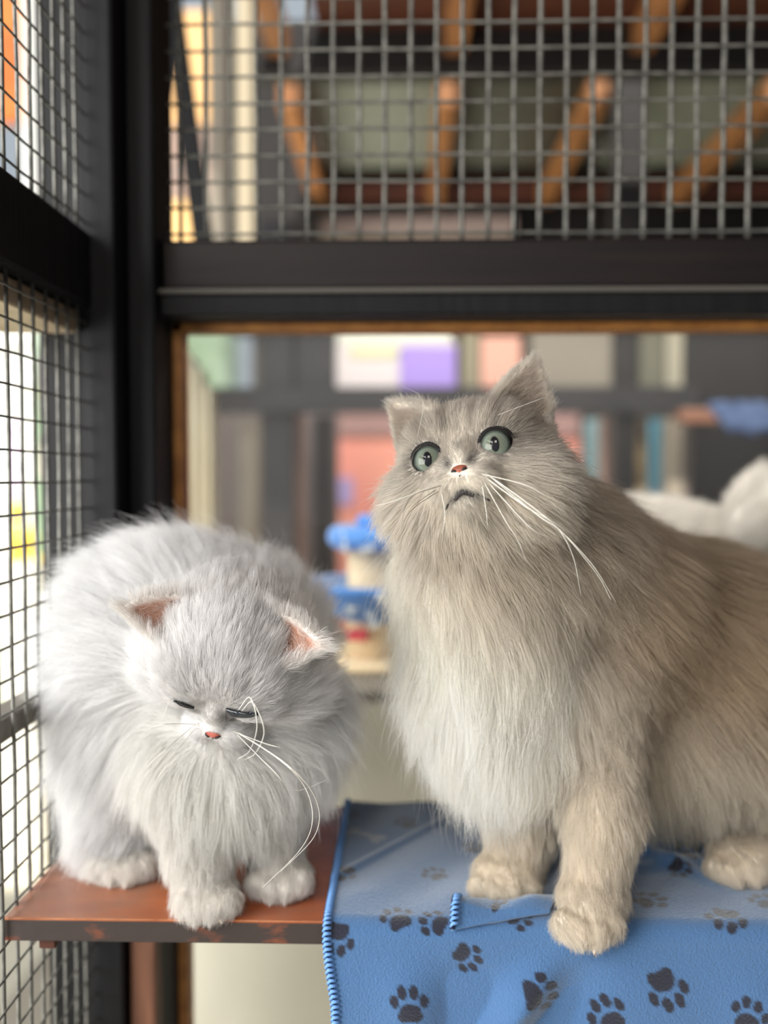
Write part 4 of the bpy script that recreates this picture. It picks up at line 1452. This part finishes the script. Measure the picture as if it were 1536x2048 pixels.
# pink wall with peach and lilac, lit by the added far shed fill
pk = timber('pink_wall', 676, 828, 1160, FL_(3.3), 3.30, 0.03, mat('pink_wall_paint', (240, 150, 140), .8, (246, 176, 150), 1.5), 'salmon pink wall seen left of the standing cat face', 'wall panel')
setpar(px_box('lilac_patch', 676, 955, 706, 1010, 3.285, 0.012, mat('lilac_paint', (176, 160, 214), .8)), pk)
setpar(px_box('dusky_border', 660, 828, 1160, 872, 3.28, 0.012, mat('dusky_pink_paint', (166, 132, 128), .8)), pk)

# bright outside sign, upper middle
sg = timber('sign_board', 672, 684, 912, 790, 2.425, 0.04, mat('cream_lilac_board', (236, 226, 226), .7), 'pale cream and lilac board above the pink wall', 'sign')
setpar(px_box('purple_half', 800, 692, 912, 790, 2.412, 0.012, mat('purple_paint', (176, 150, 232), .7)), sg)
setpar(px_box('yellow_stripe', 700, 693, 798, 715, 2.412, 0.012, mat('pale_yellow_paint', (232, 232, 190), .7)), sg)
ws = timber('white_strip', 672, 600, 905, 684, 2.425, 0.05, mat('white_fascia', (240, 242, 226), .6), 'white fascia strip above the purple and lilac board', 'fascia')
timber('pale_board', 925, 660, 958, 790, 2.412, 0.03, mat('khaki_panel', (150, 142, 118), .7), 'narrow khaki panel left of the peach panel', 'panel')
timber('peach_board', 962, 672, 1042, 790, 2.412, 0.03, mat('peach_panel', (236, 178, 158), .7), 'peach panel left of the standing cat upright ear', 'panel')

# cream curtain-like cloth at the left of the pane, cut slantwise at its top
bm = bmesh.new()
D1 = 1.55
nx = 40
cols = []
for i in range(nx + 1):
    px = 352 + (432 - 352) * i / nx
    top = np.interp(px, [352, 375, 405, 432], [690, 700, 745, 800])
    pt = P(px, top, D1)
    y = D1 + 0.012 * math.sin(i * 0.7)
    cols.append([bm.verts.new((pt[0], y + 0.004 * math.sin(k + i), pt[2] + (0.15 - pt[2]) * k / 12)) for k in range(13)])
for i in range(nx):
    for k in range(12): bm.faces.new((cols[i][k], cols[i + 1][k], cols[i + 1][k + 1], cols[i][k + 1]))
o = bm_obj('cream_curtain', bm, mat('cream_cloth', (196, 190, 170), .85, (184, 170, 140), 3, stretch=(6, 6, .5)), None, True)
o.modifiers.new('thick', 'SOLIDIFY').thickness = 0.004
tag(o, 'cream cloth hanging just inside the left edge of the window', 'curtain')

# sheet roof of the next shed with orange rafters below it
HC = 1.58 + ZC
M_SHEET = bpy.data.materials.new('grey_translucent_sheeting')
M_SHEET.use_nodes = True
nt = M_SHEET.node_tree; b = nt.nodes['Principled BSDF']
b.inputs['Base Color'].default_value = (*lin(112, 115, 106), 1); b.inputs['Roughness'].default_value = 0.7
tlb = nt.nodes.new('ShaderNodeBsdfTranslucent'); tlb.inputs[0].default_value = (*lin(170, 170, 152), 1)
mxs = nt.nodes.new('ShaderNodeMixShader'); mxs.inputs[0].default_value = 0.08
nt.links.new(b.outputs[0], mxs.inputs[1]); nt.links.new(tlb.outputs[0], mxs.inputs[2])
nt.links.new(mxs.outputs[0], nt.nodes['Material Output'].inputs[0])


def sheet(x0, x1, y0, y1, z, label):
    bm = bmesh.new()
    ny = 120
    prev = None
    for i in range(ny + 1):
        y = y0 + (y1 - y0) * i / ny
        zz = z + 0.016 * math.sin(2 * math.pi * y / 0.13)
        cur = [bm.verts.new((x0, y, zz)), bm.verts.new((x1, y, zz))]
        if prev: bm.faces.new((prev[0], prev[1], cur[1], cur[0]))
        prev = cur
    o = bm_obj('roof_sheet', bm, M_SHEET, None, True)
    o.modifiers.new('thick', 'SOLIDIFY').thickness = 0.004
    return tag(o, label, 'roof sheet')


def xh(px, py):   # x on the ceiling plane for a pixel
    d = (HC - ZC) * FPX / (950 - py)
    return float((px - 810) / FPX * d), d


yn, yf = (HC - ZC) * FPX / (950 - 165), (HC - ZC) * FPX / (950 - 342)
xa = xh(610, 165)[0]; xb = xh(1222, 165)[0]; xc = xh(1296, 165)[0]
sheet(xa - 0.02, xc - 0.03, yn, yf, HC, 'grey corrugated roof sheet spanning three orange rafters')
sheet(xc - 0.02, 2.6, yn, yf, HC, 'grey corrugated roof sheet at the right beyond the dark post')


def rafter(px, py, wd, label, y0=None, y1=None, z=None, lean=0):
    x, d = xh(px, py)
    y0 = y0 or yn - 0.02; y1 = y1 or yf + 0.25
    z = z or HC - 0.03
    o = box_obj('roof_rafter', (x - wd / 2, y0, z - 0.10), (x + wd / 2, y1, z), M_ORANGE, None, 0.004)
    return tag(o, label, 'rafter', None)


rafter(580, 165, 0.075, 'leftmost orange rafter under the grey roof sheet')
rafter(890, 165, 0.075, 'middle orange rafter under the grey roof sheet')
rafter(1185, 165, 0.075, 'orange rafter under the sheet, just left of the dark post')
rafter(1500, 200, 0.085, 'rightmost orange rafter, beyond the dark post')
tag(box_obj('sun_block_roof', (-1.0, yf + 0.05, HC + 0.06), (3.2, 5.95, HC + 0.09), M_BLACK, bevel=0), kind='structure')  # unseen roof added to keep sun off the black back panel
# dark beam and nearer brown ceiling
timber('roof_beam', 330, 26, 1900, 150, 3.095, 0.08, M_BLACK, 'black roof beam in front of the corrugated sheets', 'beam')
timber('roof_beam', 560, 352, 1700, 402, yf + 0.26, 0.06, M_REDBR, 'red brown beam at the far end of the rafters', 'beam')
timber('roof_post', 1226, 100, 1292, 560, yn - 0.16, 0.07, M_BLACK, 'black post dividing the two corrugated sheets', 'post')
timber('dark_board', 430, 402, 1800, 640, yf + 0.6, 5.899 - yf - 0.6, M_BLACK, 'black back panel under the far roof beam', 'panel')
timber('dark_board', 440, 130, 625, 640, yf + 0.02, 0.04, M_BLACK, 'black panel left of the corrugated roof sheet', 'panel')
timber('grey_board', 640, 432, 1030, 470, yf + 0.35, 0.2505, mat('pinkish_grey_board', (176, 158, 152), .7), 'long pinkish grey board just above the window beam', 'board')
# boarded ceiling nearer to us
bc = tag(box_obj('board_ceiling', (-0.30, 1.3, ZC + 1.50), (3.0, 3.09, ZC + 1.53), M_REDBR, None, 0.0), 'red brown boarded ceiling at the top of the picture', 'ceiling boards')
zc2 = ZC + 1.50
for i, (px, l) in enumerate([(540, 'orange ceiling joist at the top, left of the middle'), (915, 'orange ceiling joist at the top centre'), (1310, 'orange ceiling joist at the top right')]):
    x = float((px - 810) / FPX * (1.50 * FPX / 950))
    tag(box_obj('ceiling_joist', (x - 0.035, 2.0, zc2 - 0.09), (x + 0.035, 3.09, zc2 - 0.001), M_ORANGE, None, 0.004), l, 'joist')

# slanting brace and lit strips at the left of the upper opening
bm = bmesh.new()
a0, a1 = P(338, -40, 1.25), P(412, 520, 1.25)
add_tube(bm, [a0, a1], 0.018, 4)
o = bm_obj('slanting_brace', bm, M_FRAME, None); tag(o, 'dark slanting brace behind the mesh at the upper left', 'brace')
timber('pale_post', 420, -60, 452, 560, 1.9, 0.05, M_BEIGET, 'pale grey post right of the slanting brace', 'post')
timber('pale_post', 474, -60, 502, 560, 1.7, 0.04, mat('cream_post', (168, 156, 132), .6), 'slender cream post standing clear behind the upper mesh', 'post')
timber('peach_wall', 330, 20, 420, 250, 3.0, 0.03, mat('peach_wall_paint', (250, 200, 140), .8), 'sunny peach wall patch beside the slanting brace', 'wall panel')
timber('brick_wall', 322, 250, 425, 400, 3.0, 0.03, mat('greyish_brick', (140, 128, 124), .8, (176, 150, 136), 9), 'greyish brick wall patch under the peach patch', 'wall panel')
timber('peach_wall', 322, 400, 400, 520, 3.0, 0.03, mat('peach_wall_low', (250, 205, 140), .8), 'peach wall patch low beside the corner post', 'wall panel')

# shed back wall so nothing shows through
tag(box_obj('wall_back', (-1.0, 5.9, 0.0), (3.2, 5.95, 3.4), mat('dim_back_wall', (120, 112, 106), .8, (96, 90, 86), 2), None, 0), kind='structure')
tag(box_obj('wall_far_right', (3.2, -1.6, 0.0), (3.25, 5.95, 3.4), M_BLACK, None, 0), kind='structure')

# ------------------------------------------------------------------ garden on the left
tag(box_obj('ground', (-14, 0.0, -0.10), (-0.9, 16, -0.02), mat('pale_paving', (226, 220, 200), .9, (206, 200, 182), 2), None, 0), kind='structure')
lawn = box_obj('lawn', (-9, 4.6, -0.02), (-1.6, 9.0, 0.01), mat('sunlit_grass', (150, 190, 70), .9, (110, 160, 50), 6), None, 0)
tag(lawn, 'bright green lawn outside beyond the left mesh', 'grass', kind='stuff')


def ball(name, px, py, d, rpx, m, label, cat, base_to=None):
    c = P(px, py, d); r = rpx / FPX * d
    bm = bmesh.new()
    bmesh.ops.create_uvsphere(bm, u_segments=32, v_segments=20, radius=r)
    for v in bm.verts: v.co += Vector(c)
    n0 = len(bm.verts)
    add_tube(bm, [(c[0], c[1], c[2] - r * 0.97), (c[0], c[1], 0.0 if base_to is None else base_to)], 0.012, 8)
    o = bm_obj(name, bm, m, None, True)
    return tag(o, label, cat)


M_WBOKEH = mat('white_bokeh', (246, 250, 246), .4)  # balls added to stand for blurred foliage highlights and colour spots
ball('bokeh_ball', -6, 690, 3.4, 24, M_WBOKEH, 'white ball for a blurred foliage highlight outside at the picture left edge, upper row', 'bokeh')
ball('bokeh_ball', 26, 684, 3.5, 18, M_WBOKEH, 'middle white ball for a blurred foliage highlight outside in the upper row', 'bokeh')
ball('bokeh_ball', 55, 680, 3.4, 16, M_WBOKEH, 'white ball for a blurred foliage highlight outside nearest the corner post', 'bokeh')
ball('bokeh_ball', 54, 788, 3.7, 15, mat('yellow_bokeh', (240, 240, 150), .5), 'pale yellow ball for a blurred spot outside below the white ones', 'bokeh')
ball('bokeh_ball', 4, 855, 3.3, 18, M_WBOKEH, 'white ball for a blurred spot outside above the blue block', 'bokeh')
ball('bokeh_ball', 34, 857, 3.3, 13, mat('lilac_bokeh', (226, 196, 232), .5), 'lilac ball for a blurred spot outside above the lawn', 'bokeh')
hd = box_obj('garden_hedge', (-7, 9.05, -0.02), (-1.8, 9.8, 2.9), mat('grey_green_hedge', (120, 140, 116), .9, (160, 176, 160), 5, 0.5), None, 0.05)
tag(hd, 'grey green hedge at the far end of the garden', 'hedge')
gf = px_box('garden_wall', -160, 705, 72, 812, 4.6, 0.05, mat('pale_mauve_wall', (214, 206, 206), .8)); tag(gf, 'pale mauve board outside behind the bokeh balls', 'board')
gf = px_box('garden_rail', -160, 818, 72, 838, 4.4, 0.05, M_GREY); tag(gf, 'grey rail outside above the blue block', 'rail')
gf = px_box('garden_wall', -160, 870, 72, 960, 4.5, 0.05, mat('pale_wall', (220, 210, 200), .8)); tag(gf, 'pale low wall outside above the lawn', 'low wall')
gf = px_box('blue_block', -20, 870, 20, 895, 3.6, 0.05, mat('sky_blue_block', (130, 186, 222), .8)); tag(gf, 'small sky blue block outside the left mesh', 'block')
# yellow toy: rounded body, head and base
c = P(42, 1062, 2.7); M_YEL = mat('yellow_plastic', (250, 214, 96), .4)
yt = empty('yellow_toy', (c[0], c[1], 0.0), 'yellow rounded plastic toy outside in front of the lawn', 'toy')
for nm, px, py, r, sc in [('toy_body', 42, 1080, 30, (1, 1, 1.15)), ('toy_head', 36, 1022, 19, (1, 1, 1)), ('toy_base', 46, 1120, 36, (1, 1, 0.4))]:
    cc = P(px, py, 2.7); bm = bmesh.new(); bmesh.ops.create_uvsphere(bm, u_segments=28, v_segments=18, radius=r / FPX * 2.7)
    for v in bm.verts: v.co = Vector((cc[0] + v.co.x * sc[0], cc[1] + v.co.y * sc[1], cc[2] + v.co.z * sc[2]))
    setpar(bm_obj(nm, bm, M_YEL, None, True), yt)
bm = bmesh.new(); cc = P(46, 1120, 2.7)
add_box(bm, (cc[0] - .05, cc[1] - .05, 0.0), (cc[0] + .05, cc[1] + .05, cc[2]), 0.01)
setpar(bm_obj('toy_stand', bm, mat('white_stand', (244, 240, 226), .6)), yt)
# orange building part and white posts in the upper left opening
o = px_box('orange_wall', -60, -80, 42, 245, 5.2, 0.05, mat('orange_wall_paint', (236, 140, 72), .7, (190, 96, 52), 3)); tag(o, 'orange wooden wall outside the upper left mesh', 'wall panel')
o = px_box('white_post', 48, -80, 60, 420, 3.9, 0.05, mat('white_post_paint', (236, 236, 232), .6)); tag(o, 'white post outside in the upper left opening', 'post')
o = px_box('grey_wall', 60, -80, 92, 420, 4.4, 0.05, mat('blue_grey_wall', (140, 146, 144), .7)); tag(o, 'blue grey wall strip outside right of the white post', 'wall panel')
o = px_box('white_post', 95, -80, 111, 440, 4.0, 0.05, mat('silver_post_paint', (196, 202, 206), .6)); tag(o, 'silvery post outside nearest the corner post', 'post')

# ------------------------------------------------------------------ things of a kind share a group phrase
for pre, ph in (('wire_mesh', 'wire mesh panels of the enclosure'), ('roof_rafter', 'orange rafters under the grey roof sheets'),
                ('ceiling_joist', 'orange joists at the top of the picture'), ('roof_sheet', 'corrugated roof sheets'), ('bokeh_ball', 'balls for blurred spots outside on the left'),
                ('timber_post', 'posts beyond the window pane'), ('dark_board', 'dark boards beyond the window pane'), ('grey_board', 'grey boards beyond the enclosure'),
                ('blue_board', 'blue boards beyond the window pane')):
    for o in bpy.data.objects:
        if o.parent is None and o.name.split('.')[0] == pre: o['group'] = ph
